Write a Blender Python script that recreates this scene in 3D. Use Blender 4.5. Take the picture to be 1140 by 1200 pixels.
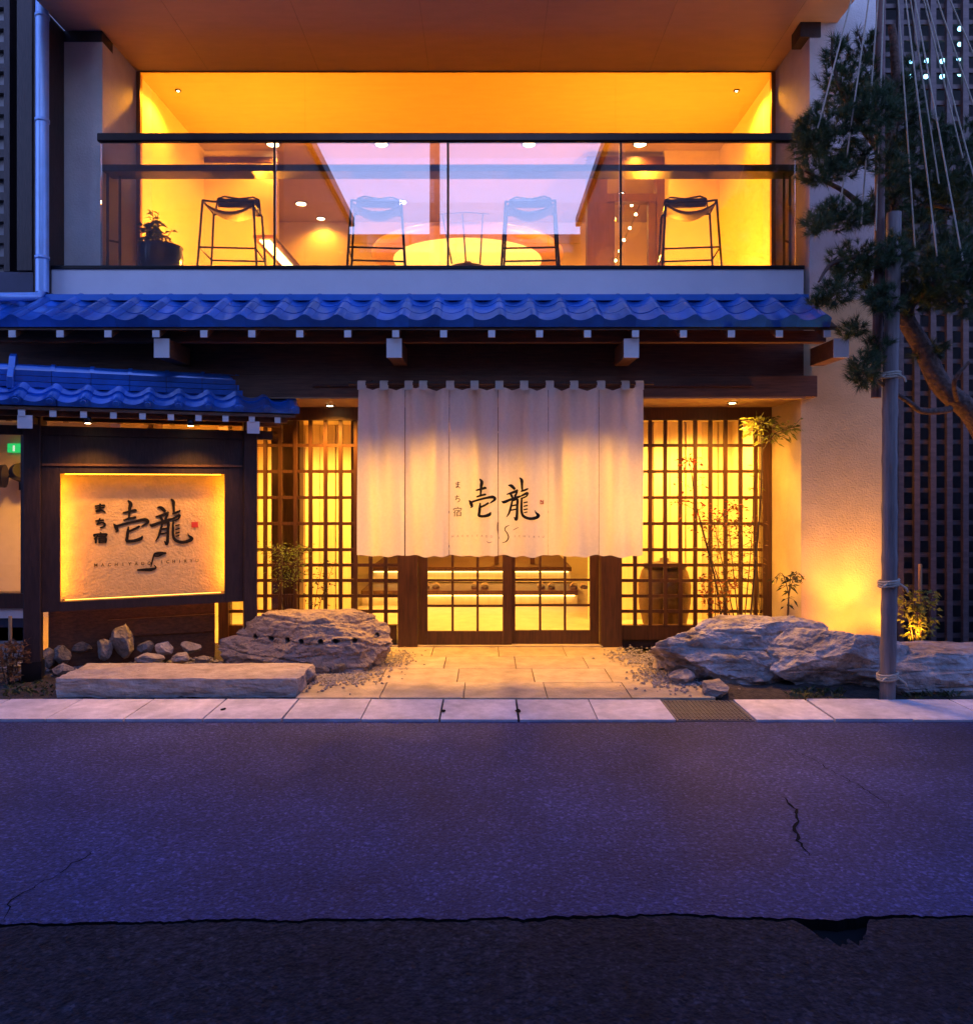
import bpy, bmesh, math, random
import numpy as np
from mathutils import Vector, Matrix, noise
random.seed(7)
R = math.radians
sc = bpy.context.scene
COL = sc.collection
for o in list(bpy.data.objects):
    bpy.data.objects.remove(o)

# ------------------------------------------------------------------ camera
F = 900.0            # focal length in photo pixels (1140 px wide)
EYE = 1.72
cam = bpy.data.cameras.new('camera')
cam_o = bpy.data.objects.new('camera', cam); COL.objects.link(cam_o)
cam_o.location = (0, 0, EYE); cam_o.rotation_euler = (R(90), 0, 0)
cam.sensor_fit = 'HORIZONTAL'; cam.sensor_width = 36.0
cam.lens = F/1140*36.0
cam.shift_y = -35/1140
cam.clip_start = 0.05; cam.clip_end = 600
sc.camera = cam_o

# ------------------------------------------------------------------ sky (dusk)
world = bpy.data.worlds.new('World'); sc.world = world; world.use_nodes = True
nt = world.node_tree; nt.nodes.clear()
def N(t, tree=None, **kw):
    n = (tree or nt).nodes.new(t)
    for k, v in kw.items(): setattr(n, k, v)
    return n
wo = N('ShaderNodeOutputWorld'); bg = N('ShaderNodeBackground'); bg.inputs[1].default_value = 1.0
tc = N('ShaderNodeTexCoord'); sep = N('ShaderNodeSeparateXYZ'); nt.links.new(tc.outputs['Generated'], sep.inputs[0])
def math_(op, a, b=None, tree=None, clamp=False):
    t = tree or nt
    n = t.nodes.new('ShaderNodeMath'); n.operation = op; n.use_clamp = clamp
    for i, x in enumerate((a, b)):
        if x is None: continue
        if isinstance(x, (int, float)): n.inputs[i].default_value = x
        else: t.links.new(x, n.inputs[i])
    return n.outputs[0]
# afterglow: strongest low in the west (behind the camera), fading upwards and eastwards
west = math_('POWER', math_('MULTIPLY_ADD', sep.outputs[1], -0.5), 1.0)
west = math_('ADD', math_('MULTIPLY', sep.outputs[1], -0.5), 0.5, clamp=True)
west = math_('POWER', west, 3.0)
up = math_('MAXIMUM', sep.outputs[2], 0.0)
low = math_('POWER', math_('SUBTRACT', 1.0, up, clamp=True), 2.0)
glow = math_('MULTIPLY', west, low)
def vmul(col_a, fac):
    n = N('ShaderNodeVectorMath', operation='SCALE')
    n.inputs[0].default_value = col_a
    if isinstance(fac, (int, float)): n.inputs['Scale'].default_value = fac
    else: nt.links.new(fac, n.inputs['Scale'])
    return n.outputs[0]
def vadd(a, b):
    n = N('ShaderNodeVectorMath', operation='ADD'); nt.links.new(a, n.inputs[0]); nt.links.new(b, n.inputs[1]); return n.outputs[0]
GLOW = (0.60, 0.68, 1.0); GLOW_S = 4.6
BLUE = (0.11, 0.26, 1.0); BLUE_S = 1.6
skytex = N('ShaderNodeTexSky', sky_type='NISHITA')
skytex.sun_disc = False; skytex.sun_elevation = R(0.5); skytex.sun_rotation = R(180)
sk = N('ShaderNodeVectorMath', operation='SCALE'); nt.links.new(skytex.outputs[0], sk.inputs[0]); sk.inputs['Scale'].default_value = 0.05
tot = vadd(vadd(vmul(GLOW, math_('MULTIPLY', glow, GLOW_S)), vmul(BLUE, BLUE_S)), sk.outputs[0])
nt.links.new(tot, bg.inputs[0]); nt.links.new(bg.outputs[0], wo.inputs[0])

sc.view_settings.view_transform = 'Standard'; sc.view_settings.look = 'None'
sc.view_settings.exposure = 0.0; sc.view_settings.gamma = 1.0
sc.view_settings.use_curve_mapping = False
sc.cycles.use_denoising = True
sc.cycles.max_bounces = 8; sc.cycles.diffuse_bounces = 4; sc.cycles.transparent_max_bounces = 24
sc.cycles.sample_clamp_indirect = 6.0
sc.cycles.caustics_reflective = False; sc.cycles.caustics_refractive = False

# lamp colours / powers
WARM = (1.0, 0.365, 0.018)
LOUNGE_FILL = 470  # power of the unseen lamps added to brighten lounge and soffit
WARM2 = (1.0, 0.45, 0.055)

# ------------------------------------------------------------------ helpers
def P(px, py, Y):
    return Vector(((px-570)*Y/F, Y, EYE-(py-565)*Y/F))

def mat(name, col, rough=0.6, metal=0.0, var=0.18, scale=6.0, bump=0.0, bscale=60.0, spec=0.5, coat=0.0, col2=None, stretch=None, rand=0.0, detail=6, trans=0.0, obj=False, bdist=.02, blotch=0.0, bls=.9, speck=0.0):
    m = bpy.data.materials.new(name); m.use_nodes = True
    t = m.node_tree; b = t.nodes['Principled BSDF']
    b.inputs['Roughness'].default_value = rough; b.inputs['Metallic'].default_value = metal
    b.inputs['Specular IOR Level'].default_value = spec
    b.inputs['Coat Weight'].default_value = coat; b.inputs['Coat Roughness'].default_value = .16; b.inputs['Coat IOR'].default_value = 1.8
    if obj:
        g = N('ShaderNodeTexCoord', t); src = g.outputs['Object']
    else:
        g = N('ShaderNodeNewGeometry', t); src = g.outputs['Position']
    if stretch:
        mp = N('ShaderNodeVectorMath', t, operation='MULTIPLY'); mp.inputs[1].default_value = stretch
        t.links.new(src, mp.inputs[0]); src = mp.outputs[0]
    nz = N('ShaderNodeTexNoise', t); nz.inputs['Scale'].default_value = scale; nz.inputs['Detail'].default_value = detail; nz.inputs['Roughness'].default_value = 0.6
    t.links.new(src, nz.inputs['Vector'])
    mr = N('ShaderNodeMapRange', t); mr.inputs[1].default_value = 0.3; mr.inputs[2].default_value = 0.7
    t.links.new(nz.outputs['Fac'], mr.inputs[0])
    mx = N('ShaderNodeMix', t, data_type='RGBA')
    c1 = [c*(1-var) for c in col]; c2 = [min(1, c*(1+var)) for c in col] if col2 is None else list(col2)
    mx.inputs[6].default_value = (*c1, 1); mx.inputs[7].default_value = (*c2, 1)
    t.links.new(mr.outputs[0], mx.inputs[0])
    out = mx.outputs[2]
    if rand:
        oi = N('ShaderNodeObjectInfo', t)
        k = math_('ADD', math_('MULTIPLY', oi.outputs['Random'], 2*rand, t), 1-rand, t)
        v = N('ShaderNodeVectorMath', t, operation='SCALE'); t.links.new(out, v.inputs[0]); t.links.new(k, v.inputs['Scale']); out = v.outputs[0]
    if blotch:
        n3 = N('ShaderNodeTexNoise', t); n3.inputs['Scale'].default_value = bls; n3.inputs['Detail'].default_value = 5; n3.inputs['Roughness'].default_value = .65
        t.links.new(src, n3.inputs['Vector'])
        k = math_('ADD', math_('MULTIPLY', math_('SUBTRACT', n3.outputs['Fac'], .5, t), 4*blotch, t), 1.0, t)
        v = N('ShaderNodeVectorMath', t, operation='SCALE'); t.links.new(out, v.inputs[0]); t.links.new(k, v.inputs['Scale']); out = v.outputs[0]
    if speck:
        vo = N('ShaderNodeTexVoronoi', t); vo.inputs['Scale'].default_value = 75; t.links.new(src, vo.inputs['Vector'])
        sp_ = N('ShaderNodeSeparateColor', t); t.links.new(vo.outputs['Color'], sp_.inputs[0])
        k = math_('ADD', math_('MULTIPLY', math_('POWER', sp_.outputs[0], 5.0, t), speck, t), 1-speck*.17, t)
        v = N('ShaderNodeVectorMath', t, operation='SCALE'); t.links.new(out, v.inputs[0]); t.links.new(k, v.inputs['Scale']); out = v.outputs[0]
    t.links.new(out, b.inputs['Base Color'])
    if bump:
        n2 = N('ShaderNodeTexNoise', t); n2.inputs['Scale'].default_value = bscale; n2.inputs['Detail'].default_value = 5
        t.links.new(src, n2.inputs['Vector'])
        bp = N('ShaderNodeBump', t); bp.inputs['Strength'].default_value = bump; bp.inputs['Distance'].default_value = bdist
        t.links.new(n2.outputs['Fac'], bp.inputs['Height']); t.links.new(bp.outputs[0], b.inputs['Normal'])
    if trans:
        tr = N('ShaderNodeBsdfTranslucent', t); t.links.new(out, tr.inputs['Color'])
        ms = N('ShaderNodeMixShader', t); ms.inputs[0].default_value = trans
        t.links.new(b.outputs[0], ms.inputs[1]); t.links.new(tr.outputs[0], ms.inputs[2])
        t.links.new(ms.outputs[0], t.nodes['Material Output'].inputs['Surface'])
    return m

def emit(name, col, s, base=.8):
    m = bpy.data.materials.new(name); m.use_nodes = True; t = m.node_tree
    b = t.nodes['Principled BSDF']; b.inputs['Base Color'].default_value = (base, base, base, 1)
    b.inputs['Emission Color'].default_value = (*col, 1); b.inputs['Emission Strength'].default_value = s
    return m

def glass(name, refl, tint=(1, 1, 1), rough=0.0, fres=True):
    m = bpy.data.materials.new(name); m.use_nodes = True; t = m.node_tree; t.nodes.clear()
    o = N('ShaderNodeOutputMaterial', t); tr = N('ShaderNodeBsdfTransparent', t); tr.inputs[0].default_value = (*tint, 1)
    gl = N('ShaderNodeBsdfGlossy', t); gl.inputs['Roughness'].default_value = rough
    ms = N('ShaderNodeMixShader', t)
    lw = N('ShaderNodeFresnel', t); lw.inputs[0].default_value = 1.5
    f = math_('ADD', math_('MULTIPLY', lw.outputs[0], 1.0, t), refl, t, clamp=True)
    t.links.new(f, ms.inputs[0]); t.links.new(tr.outputs[0], ms.inputs[1]); t.links.new(gl.outputs[0], ms.inputs[2])
    t.links.new(ms.outputs[0], o.inputs[0])
    return m

def wm(o):
    m = o.matrix_basis.copy()
    if o.parent: m = wm(o.parent) @ o.matrix_parent_inverse @ m
    return m
def par(o, p):
    if p is None: return o
    o.parent = p; o.matrix_parent_inverse = wm(p).inverted(); return o
def props(o, label=None, cat=None, group=None, kind=None):
    for k, v in (('label', label), ('category', cat), ('group', group), ('kind', kind)):
        if v: o[k] = v
    return o
def thing(name, loc, label, cat, group=None, kind=None):
    o = bpy.data.objects.new(name, None); COL.objects.link(o); o.location = loc; o.empty_display_size = .1
    return props(o, label, cat, group, kind)

class MB:
    def __init__(s): s.v = []; s.f = []; s.sm = []
    def add(s, vs, fs, smooth=False):
        n = len(s.v); s.v += [tuple(v) for v in vs]
        for f in fs: s.f.append(tuple(i+n for i in f)); s.sm.append(smooth)
        return s
    def box(s, x0, x1, y0, y1, z0, z1, M_=None):
        vs = [Vector((x, y, z)) for z in (z0, z1) for y in (y0, y1) for x in (x0, x1)]
        if M_ is not None: vs = [M_ @ v for v in vs]
        return s.add(vs, [(0, 2, 3, 1), (4, 5, 7, 6), (0, 1, 5, 4), (2, 6, 7, 3), (0, 4, 6, 2), (1, 3, 7, 5)])
    def bar(s, a, b, w, h, upv=(0, 0, 1)):
        a = Vector(a); b = Vector(b); d = (b-a).normalized(); u = Vector(upv)
        sd = d.cross(u).normalized(); u = sd.cross(d)
        vs = [p+sd*sx*w/2+u*sz*h/2 for p in (a, b) for sz in (-1, 1) for sx in (-1, 1)]
        return s.add(vs, [(0, 1, 3, 2), (4, 6, 7, 5), (0, 4, 5, 1), (2, 3, 7, 6), (0, 2, 6, 4), (1, 5, 7, 3)])
    def tube(s, pts, r, n=8, closed=False, smooth=True):
        pts = [Vector(p) for p in pts]; k = len(pts)
        rs = r if isinstance(r, (list, tuple)) else [r]*k
        prev = None; base = len(s.v); vs = []
        for i, p in enumerate(pts):
            if closed: d = pts[(i+1) % k]-pts[i-1]
            else: d = pts[min(i+1, k-1)]-pts[max(i-1, 0)]
            d.normalize()
            if prev is None:
                u = d.orthogonal().normalized()
            else:
                u = prev-d*prev.dot(d)
                u = u.normalized() if u.length > 1e-6 else d.orthogonal().normalized()
            prev = u; w = d.cross(u)
            for j in range(n):
                a = 2*math.pi*j/n; vs.append(p+(u*math.cos(a)+w*math.sin(a))*rs[i])
        fs = []
        for i in range(k if closed else k-1):
            i2 = (i+1) % k
            for j in range(n):
                fs.append((i*n+j, i*n+(j+1) % n, i2*n+(j+1) % n, i2*n+j))
        s.add(vs, fs, smooth)
        if not closed:
            s.add([vs[j] for j in range(n)][::-1], [tuple(range(n))]); s.add([vs[(k-1)*n+j] for j in range(n)], [tuple(range(n))])
        return s
    def lathe(s, prof, c, n=24, smooth=True):
        vs = []; fs = []
        for (r, z) in prof:
            for j in range(n):
                a = 2*math.pi*j/n; vs.append((c[0]+r*math.cos(a), c[1]+r*math.sin(a), c[2]+z))
        for i in range(len(prof)-1):
            for j in range(n): fs.append((i*n+j, i*n+(j+1) % n, (i+1)*n+(j+1) % n, (i+1)*n+j))
        fs.append(tuple(range(n))[::-1]); fs.append(tuple((len(prof)-1)*n+j for j in range(n)))
        return s.add(vs, fs, smooth)
    def mesh(s, name, recentre=True):
        me = bpy.data.meshes.new(name)
        c = Vector((0, 0, 0))
        if recentre and s.v:
            a = np.array(s.v); c = Vector(((a[:, 0].min()+a[:, 0].max())/2, (a[:, 1].min()+a[:, 1].max())/2, a[:, 2].min()))
            vs = (a-np.array(c)).tolist()
        else: vs = s.v
        me.from_pydata(vs, [], s.f)
        me.polygons.foreach_set('use_smooth', s.sm)
        me.update(); return me, c
    def build(s, name, m, parent=None, bevel=0.0, recentre=True, **kw):
        me, c = s.mesh(name, recentre); me.materials.append(m)
        o = bpy.data.objects.new(name, me); COL.objects.link(o); o.location = c
        if bevel:
            b = o.modifiers.new('bevel', 'BEVEL'); b.width = bevel; b.segments = 2; b.limit_method = 'ANGLE'
        par(o, parent); return props(o, **kw)
def box(name, m, parent, x0, x1, y0, y1, z0, z1, bevel=0.0, **kw):
    return MB().box(x0, x1, y0, y1, z0, z1).build(name, m, parent, bevel, **kw)
def inst(name, me, parent, M_):
    o = bpy.data.objects.new(name, me); COL.objects.link(o); o.matrix_basis = M_; return par(o, parent)
def light(name, kind, loc, col, power, radius=0.08, rot=None, spot=120, blend=.6, parent=None, size=None):
    l = bpy.data.lights.new(name, kind); l.color = col; l.energy = power
    if kind == 'AREA': l.shape = 'RECTANGLE'; l.size, l.size_y = size
    else: l.shadow_soft_size = radius
    if kind == 'SPOT': l.spot_size = R(spot); l.spot_blend = blend
    o = bpy.data.objects.new(name, l); COL.objects.link(o); o.location = loc
    if rot: o.rotation_euler = rot
    return par(o, parent)

# ------------------------------------------------------------------ materials
plaster = mat('plaster', (0.62, 0.58, 0.54), .9, var=.09, scale=2.2, bump=.35, bscale=60, detail=9, blotch=.06, bls=6)
wall_in = mat('interior_plaster', (0.70, 0.58, 0.40), .85, var=.04, scale=2, bump=.1, bscale=40)
soffit_m = mat('soffit_board', (0.74, 0.52, 0.33), .8, var=.05, scale=3, stretch=(1, 4, 1))
wood = mat('stained_wood', (0.068, 0.025, 0.011), .42, var=.4, scale=9, stretch=(6, 6, .5), bump=.1, bscale=30)
wood_h = mat('stained_beam_wood', (0.13, 0.055, 0.027), .5, var=.4, scale=9, stretch=(.5, 6, 6), bump=.15, bscale=20)
darkwood = mat('dark_wood', (0.032, 0.016, 0.014), .5, var=.4, scale=12, stretch=(3, 3, .6), bump=.15, bscale=30)
white_end = mat('white_painted_end', (0.72, 0.66, 0.62), .7, var=.08)
black_metal = mat('black_metal', (0.015, 0.014, 0.016), .35, metal=.6, var=.2)
rail_metal = mat('bronze_metal', (0.03, 0.02, 0.018), .3, metal=.7, var=.2)
tile_m = mat('glazed_tile', (0.018, 0.145, 0.56), .28, metal=.2, coat=1.0, var=.25, scale=5, bump=.05, bscale=40, rand=.3)
pipe_m = mat('pipe_paint', (0.33, 0.52, 0.85), .35, metal=.3, var=.1)
flash_m = mat('metal_flashing', (0.03, 0.17, 0.55), .4, metal=.2, var=.1)
floor_in = mat('interior_floor', (0.42, 0.30, 0.19), .4, var=.15, scale=8, stretch=(1, 6, 1))
genkan_m = mat('hall_stone_floor', (0.5, 0.42, 0.33), .45, var=.12, scale=7, bump=.05)
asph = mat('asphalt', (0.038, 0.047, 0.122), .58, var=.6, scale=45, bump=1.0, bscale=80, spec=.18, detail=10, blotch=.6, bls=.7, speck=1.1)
asph_old = mat('old_asphalt', (0.0165, 0.0160, 0.0215), .75, var=.8, scale=24, bump=1.0, bscale=60, spec=.15, detail=10, blotch=.5, bls=1.3, speck=1.2)
tar = mat('crack_dirt', (0.008, 0.008, 0.008), .95, spec=.1)
kerb_m = mat('kerb_concrete', (0.55, 0.50, 0.50), .75, var=.16, scale=14, blotch=.28, bls=3.0, bump=.2, bscale=90, rand=.08)
pave_m = mat('paving_stone', (0.40, 0.31, 0.20), .55, var=.26, scale=7, bump=.3, bscale=50, rand=.14)
soil_m = mat('soil', (0.045, 0.033, 0.025), .95, var=.5, scale=20, bump=.8, bscale=50)
rock_m = mat('rock', (0.30, 0.20, 0.13), .75, col2=(.54, .48, .43), var=.65, scale=4.5, bump=1.0, bscale=11, detail=12, bdist=.07)
rock_t = mat('tan_rock', (.48, .35, .24), .8, col2=(.28, .21, .18), var=.5, scale=3.5, bump=1.0, bscale=11, detail=12, bdist=.07)
rock_d = mat('dark_rock', (0.27, 0.215, 0.17), .8, var=.45, scale=9, bump=.8, bscale=30, rand=.45)
pebble_m = mat('pebbles', (0.22, 0.19, 0.17), .8, var=.6, scale=25)
slab_m = mat('slab_stone', (0.38, 0.31, 0.25), .8, var=.3, scale=9, bump=.7, bscale=35, detail=9)
ink = mat('ink', (0.012, 0.009, 0.008), .7, var=.1, spec=.2)
ink_pale = mat('pale_ink', (0.26, 0.20, 0.20), .8, var=.1)
seal = mat('red_seal', (0.55, 0.04, 0.03), .7, var=.1)
cloth_m = mat('linen', (0.86, 0.80, 0.68), .95, var=.05, scale=40, spec=.1, bump=.15, bscale=300, trans=.45)
glass_clear = glass('clear_glass', 0.0)
glass_rail = glass('coated_glass', 0.16, (.93, .92, .93))
lamp_w = emit('lamp_disc', (1, .72, .35), 30)
led_m = emit('led_strip', (1, .60, .14), 7)

# ------------------------------------------------------------------ ground
def sheet(name, m, pts, z, parent=None, **kw):
    b = MB(); b.add([(x, y, z) for x, y in pts], [tuple(range(len(pts)))]); return b.build(name, m, parent, **kw)
YK0, YK1, YD, YW = 5.51, 6.02, 7.97, 7.32
sheet('ground', soil_m, [(-150, -150), (150, -150), (150, 150), (-150, 150)], -0.06, kind='structure')
def wob(x, s, a): return a*(noise.noise(Vector((x*s, 3.7, 0)))+.5*noise.noise(Vector((x*s*3.1, 9.1, 0)))+.25*noise.noise(Vector((x*s*9, 1.1, 0))))
def edge(x): return 3.02+0.018*x+wob(x, 1.1, .05)+.012*noise.noise(Vector((x*17, 5, 2)))+.008*noise.noise(Vector((x*45, 8, 1)))
road = props(bpy.data.objects.new('road', None), kind='structure'); COL.objects.link(road)
xs = np.concatenate([np.linspace(-40, -4, 180)[:-1], np.linspace(-4, 4, 900), np.linspace(4, 40, 180)[1:]])
b = MB(); n = len(xs)
vs = []; 
for x in xs: vs += [(x, edge(x)+.003+abs(wob(x+50, 2.3, .007)), 0.0), (x, YK0, 0.0)]
b.add(vs, [(2*i, 2*i+2, 2*i+3, 2*i+1) for i in range(n-1)])
b.build('asphalt_lane', asph, road)
b = MB(); b.add([(x, edge(x)+.0035+abs(wob(x+50, 2.3, .007)), z) for x in xs for z in (-.05, -.001)], [(2*i, 2*i+2, 2*i+3, 2*i+1) for i in range(n-1)])
b.build('asphalt_broken_edge', tar, road)
hole = (0.0,)
def edge2(x):   # near, older asphalt; a broken-out notch on the right
    h = .20*max(0, 1-abs((x-1.36)/.15)**1.5)*(.75+.5*noise.noise(Vector((x*9, 0, 0)))+.35*noise.noise(Vector((x*40, 0, 0))))
    return edge(x)-.004-abs(wob(x+20, 2.9, .014))-h
b = MB(); vs = []
for x in xs: vs += [(x, -1.9, -0.004), (x, edge2(x), -0.004)]
b.add(vs, [(2*i, 2*i+2, 2*i+3, 2*i+1) for i in range(n-1)])
b.add([(x, edge2(x), z) for x in xs for z in (-.004, -.05)], [(2*i, 2*i+2, 2*i+3, 2*i+1) for i in range(n-1)])
b.build('old_asphalt_lane', asph_old, road)
sheet('road_bed', tar, [(-40, 2.2), (40, 2.2), (40, 3.9), (-40, 3.9)], -0.045, road)
def crack(pts, w):
    b = MB(); vs = []; out = []
    pts = [Vector(p) for p in pts]
    for a, c in zip(pts, pts[1:]):
        k = max(2, int((c-a).length/.03))
        for i in range(k): out.append(a.lerp(c, i/k)+Vector((random.uniform(-.012, .012), random.uniform(-.015, .015))))
    m_ = len(out)
    for i, p in enumerate(out):
        d = (out[min(i+1, m_-1)]-out[max(i-1, 0)]).normalized(); s = Vector((-d.y, d.x)); ww = w*random.uniform(.3, 1)*min(1, (m_-1-i)/5, i/5+.05)
        vs += [(p.x+s.x*ww, p.y+s.y*ww, .003), (p.x-s.x*ww, p.y-s.y*ww, .003)]
    b.add(vs, [(2*i, 2*i+1, 2*i+3, 2*i+2) for i in range(m_-1)]); b.build('crack', tar, road)
def G(px, py, z=0.0):
    Y = F*(EYE-z)/(py-565); return ((px-570)*Y/F, Y)
crack([G(915, 932), G(935, 950), G(931, 965), G(935, 985), G(953, 1010)], .011)
crack([G(915, 870), G(1030, 935), G(1055, 958)], .003)
crack([G(1108, 990), G(1126, 1000), G(1145, 1010)], .012)
crack([G(2, 1085), G(12, 1055), G(60, 1030), G(130, 985)], .0045)

# gutter / kerb of concrete blocks
kerb = props(bpy.data.objects.new('kerb', None), kind='structure'); COL.objects.link(kerb)
bw = 0.566; x = 570
X0 = (520-570)*YK1/F
k = MB().box(-bw/2+.006, bw/2-.006, YK0, YK1, -.05, .018).mesh('kerb_stone')[0]
k.materials.append(kerb_m)
gx0, gx1 = 1.34, 1.34+.62
drain_i = None
for i in range(-16, 16):
    cx = X0+bw*(i+.5)+random.uniform(-.006, .006)
    if gx0 < cx < gx1: continue
    o = inst('kerb_stone', k, kerb, Matrix.Translation((cx, (YK0+YK1)/2, -.05+random.uniform(-.003, .003))) @ Matrix.Rotation(random.uniform(-.006, .006), 4, 'Z'))
sheet('kerb_bed', tar, [(-10, YK0), (10, YK0), (10, YK1), (-10, YK1)], -.02, kerb)
# dark chips broken out of two joints
for jx, jy in ((520, 834), (607, 834), (262, 832)):
    X, Y = G(jx, jy, .018)
    bb = MB(); bb.add([(X+.022*math.cos(a)*random.uniform(.6, 1.2), Y+.05*math.sin(a)*random.uniform(.6, 1.2), .0235) for a in np.linspace(0, 6.0, 9)], [tuple(range(9))]); bb.build('chipped_hole', tar, kerb)
# drain cover
dl = X0+bw*3; 
cxs = [X0+bw*(i+.5) for i in range(-16, 16)]
cd = [c for c in cxs if gx0-.02 < c < gx1][0]
dr = thing('drain_cover', (cd, (YK0+YK1)/2, 0), 'flat dark steel drain cover set into the pale kerb', 'drain cover')
box('frame', mat('steel', (.10, .095, .11), .6, metal=.0, var=.3), dr, cd-bw/2+.004, cd+bw/2-.004, YK0+.005, YK1-.005, -.05, .008)
plate = mat('steel_plate', (.065, .065, .08), .6, metal=.0, var=.4, scale=30)
b = MB()
for i in range(18):
    for j in range(14):
        xx = cd-bw/2+.03+i*(bw-.06)/17; yy = YK0+.03+j*(YK1-YK0-.06)/13
        b.box(xx-.010, xx+.010, yy-.012, yy+.012, .006, .015)
b.build('grip_studs', plate, dr, kind='stuff')

# forecourt paving
path = props(bpy.data.objects.new('entrance_path', None), kind='structure'); COL.objects.link(path)
rows = [(6.025, 6.50, -1.50, 1.80), (6.50, 6.98, -1.32, 1.62), (6.98, 7.46, -1.05, 1.45), (7.46, 7.90, -.95, 1.35)]
for r, (y0, y1, xa, xb) in enumerate(rows):
    x = xa-.25*(r % 2)
    while x < xb:
        w = .66
        x1 = min(x+w, xb+.05)
        b = MB().box(x+.003, x1-.003, y0+.003, y1-.003, -.05, .026+random.uniform(-.002, .002))
        b.build('paving_stone', pave_m, path, bevel=.004); x = x1
box('door_step', pave_m, path, -.98, 1.40, 7.903, 8.02, -.05, .034, bevel=.004)
for sgn, nm in ((-1, 'soil_bed'), (1, 'soil_bed')):
    b = MB(); nx, ny = 60, 24
    xa, xb = (-7, -.9) if sgn < 0 else (1.2, 7)
    vs = [(xa+(xb-xa)*i/nx, 6.035+(7.9-6.035)*j/ny, -.01+.03*noise.noise(Vector((i*.9, j*.9, sgn*5)))+.012*min(j, 4)) for j in range(ny+1) for i in range(nx+1)]
    b.add(vs, [(j*(nx+1)+i, j*(nx+1)+i+1, (j+1)*(nx+1)+i+1, (j+1)*(nx+1)+i) for j in range(ny) for i in range(nx)], True)
    # keep soil under the paving where they overlap
    for i_, v in enumerate(b.v):
        if -1.45 < v[0] < 1.7: b.v[i_] = (v[0], v[1], v[2]-.05)
    b.build(nm, soil_m, None, kind='structure')

# ------------------------------------------------------------------ inn building
inn = thing('inn_building', (0, 7.97, 0), 'two storey inn with tiled eave, lattice front and lit balcony', 'building')
ZC = 6.02                      # balcony soffit
XL, XR = -3.66, 3.02           # balcony opening
YR = 7.18                      # right pier plane
YB = 8.05                      # glazing line upstairs
ZP0, ZP1 = 3.43, 3.72
# piers
box('wall_pier', plaster, inn, -4.15, XL, YW, 8.4, 3.4, ZC)
box('wall_pier', mat('warm_lit_plaster', (0.62, 0.47, 0.25), .9, var=.10, scale=2.2, bump=.4, bscale=60, detail=9, blotch=.08, bls=5), inn, 2.94, 3.70, YR, 8.4, 0.0, 3.43)  # pale plaster with the warm wall lighting put into its colour
box('wall_pier', plaster, inn, XR, 3.70, YR, 8.4, 3.4305, 9.0)
box('wall_pier', plaster, inn, XR, 3.4, 8.402, 13, 0.0, 3.6)
box('pier_cap', darkwood, inn, -4.152, XL+.002, YW-.012, YW+.2, ZC-.10, ZC-.002)
box('pier_cap', darkwood, inn, 2.93, 3.12, YR-.012, YR+.2, ZC-.14, ZC-.002)
# soffit of boards
joint_m = mat('joint', (.52, .36, .23), .9)
sf = box('soffit', soffit_m, inn, -4.01, 3.28, 5.9, YB, ZC, ZC+.25)
for xx in np.arange(-2.9, 3.2, 1.15):
    box('soffit_joint', joint_m, inn, xx-.002, xx+.002, 5.9, YB, ZC-.0015, ZC)
# balcony parapet and floor
box('balcony_parapet', mat('parapet_paint', (.74, .72, .72), .85, var=.04, scale=3, bump=.1, bscale=70), inn, -4.12, 2.93, 7.10, 7.30, ZP0, ZP1-.03)
box('parapet_coping', black_metal, inn, -4.14, 2.936, 7.085, 7.315, ZP1-.03, ZP1+.002, bevel=.004)
box('balcony_floor', floor_in, inn, XL, XR, 7.30, YB, 3.55, 3.745)
# balustrade
ba = bpy.data.objects.new('balustrade', None); COL.objects.link(ba); ba.location = (0, 7.15, ZP1); par(ba, inn)
MB().box(-3.615, 2.90, 7.12, 7.18, 4.885, 4.965).build('top_rail', rail_metal, ba, bevel=.012)
jx = [-3.60, (322-570)*7.15/F, (525-570)*7.15/F, (727-570)*7.15/F, 2.885]
for a, c in zip(jx, jx[1:]):
    MB().box(a+.012, c-.012, 7.145, 7.157, ZP1+.004, 4.885).build('glass_panel', glass_rail, ba)
for a in jx[1:4]:
    MB().box(a-.010, a+.010, 7.138, 7.163, ZP1+.004, 4.884).build('post', rail_metal, ba)
# bar counter on two frames
co = bpy.data.objects.new('bar_counter', None); COL.objects.link(co); co.location = (0, 7.4, 3.745); par(co, inn)
MB().box(-3.655, 2.955, 7.30, 7.50, 4.68, 4.745).build('counter_top', rail_metal, co, bevel=.006)
for xa in (-3.63, 2.85):
    fr = MB()
    for q in (0, .085): fr.tube([(xa+q, 7.36+q*.8, 3.745), (xa+q, 7.36+q*.8, 4.68)], .013)
    fr.tube([(xa, 7.36, 4.04), (xa+.085, 7.43, 4.04)], .011); fr.build('frame', black_metal, co)
# upstairs room (closed box)
ZF = 3.745; YE = 12.7
box('lounge_wall', wall_in, inn, XL-.2, XL, 8.402, YE, 3.6, ZC+.002)
box('lounge_wall', wall_in, inn, XR, XR+.2, 8.402, YE, 3.6, ZC+.002)
box('lounge_wall', wall_in, inn, XL-.2, XR+.2, YE, YE+.1, 3.6, ZC+.2)
box('lounge_floor', floor_in, inn, XL, XR, YB+.001, YE, 3.55, ZF-.002)
box('lounge_ceiling', mat('lounge_ceiling', (.36, .27, .16), .8, var=.06, scale=3, stretch=(1, 5, 1)), inn, XL-.2, XR+.2, YB+.001, YE+.1, ZC+.002, ZC+.2)
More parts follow.
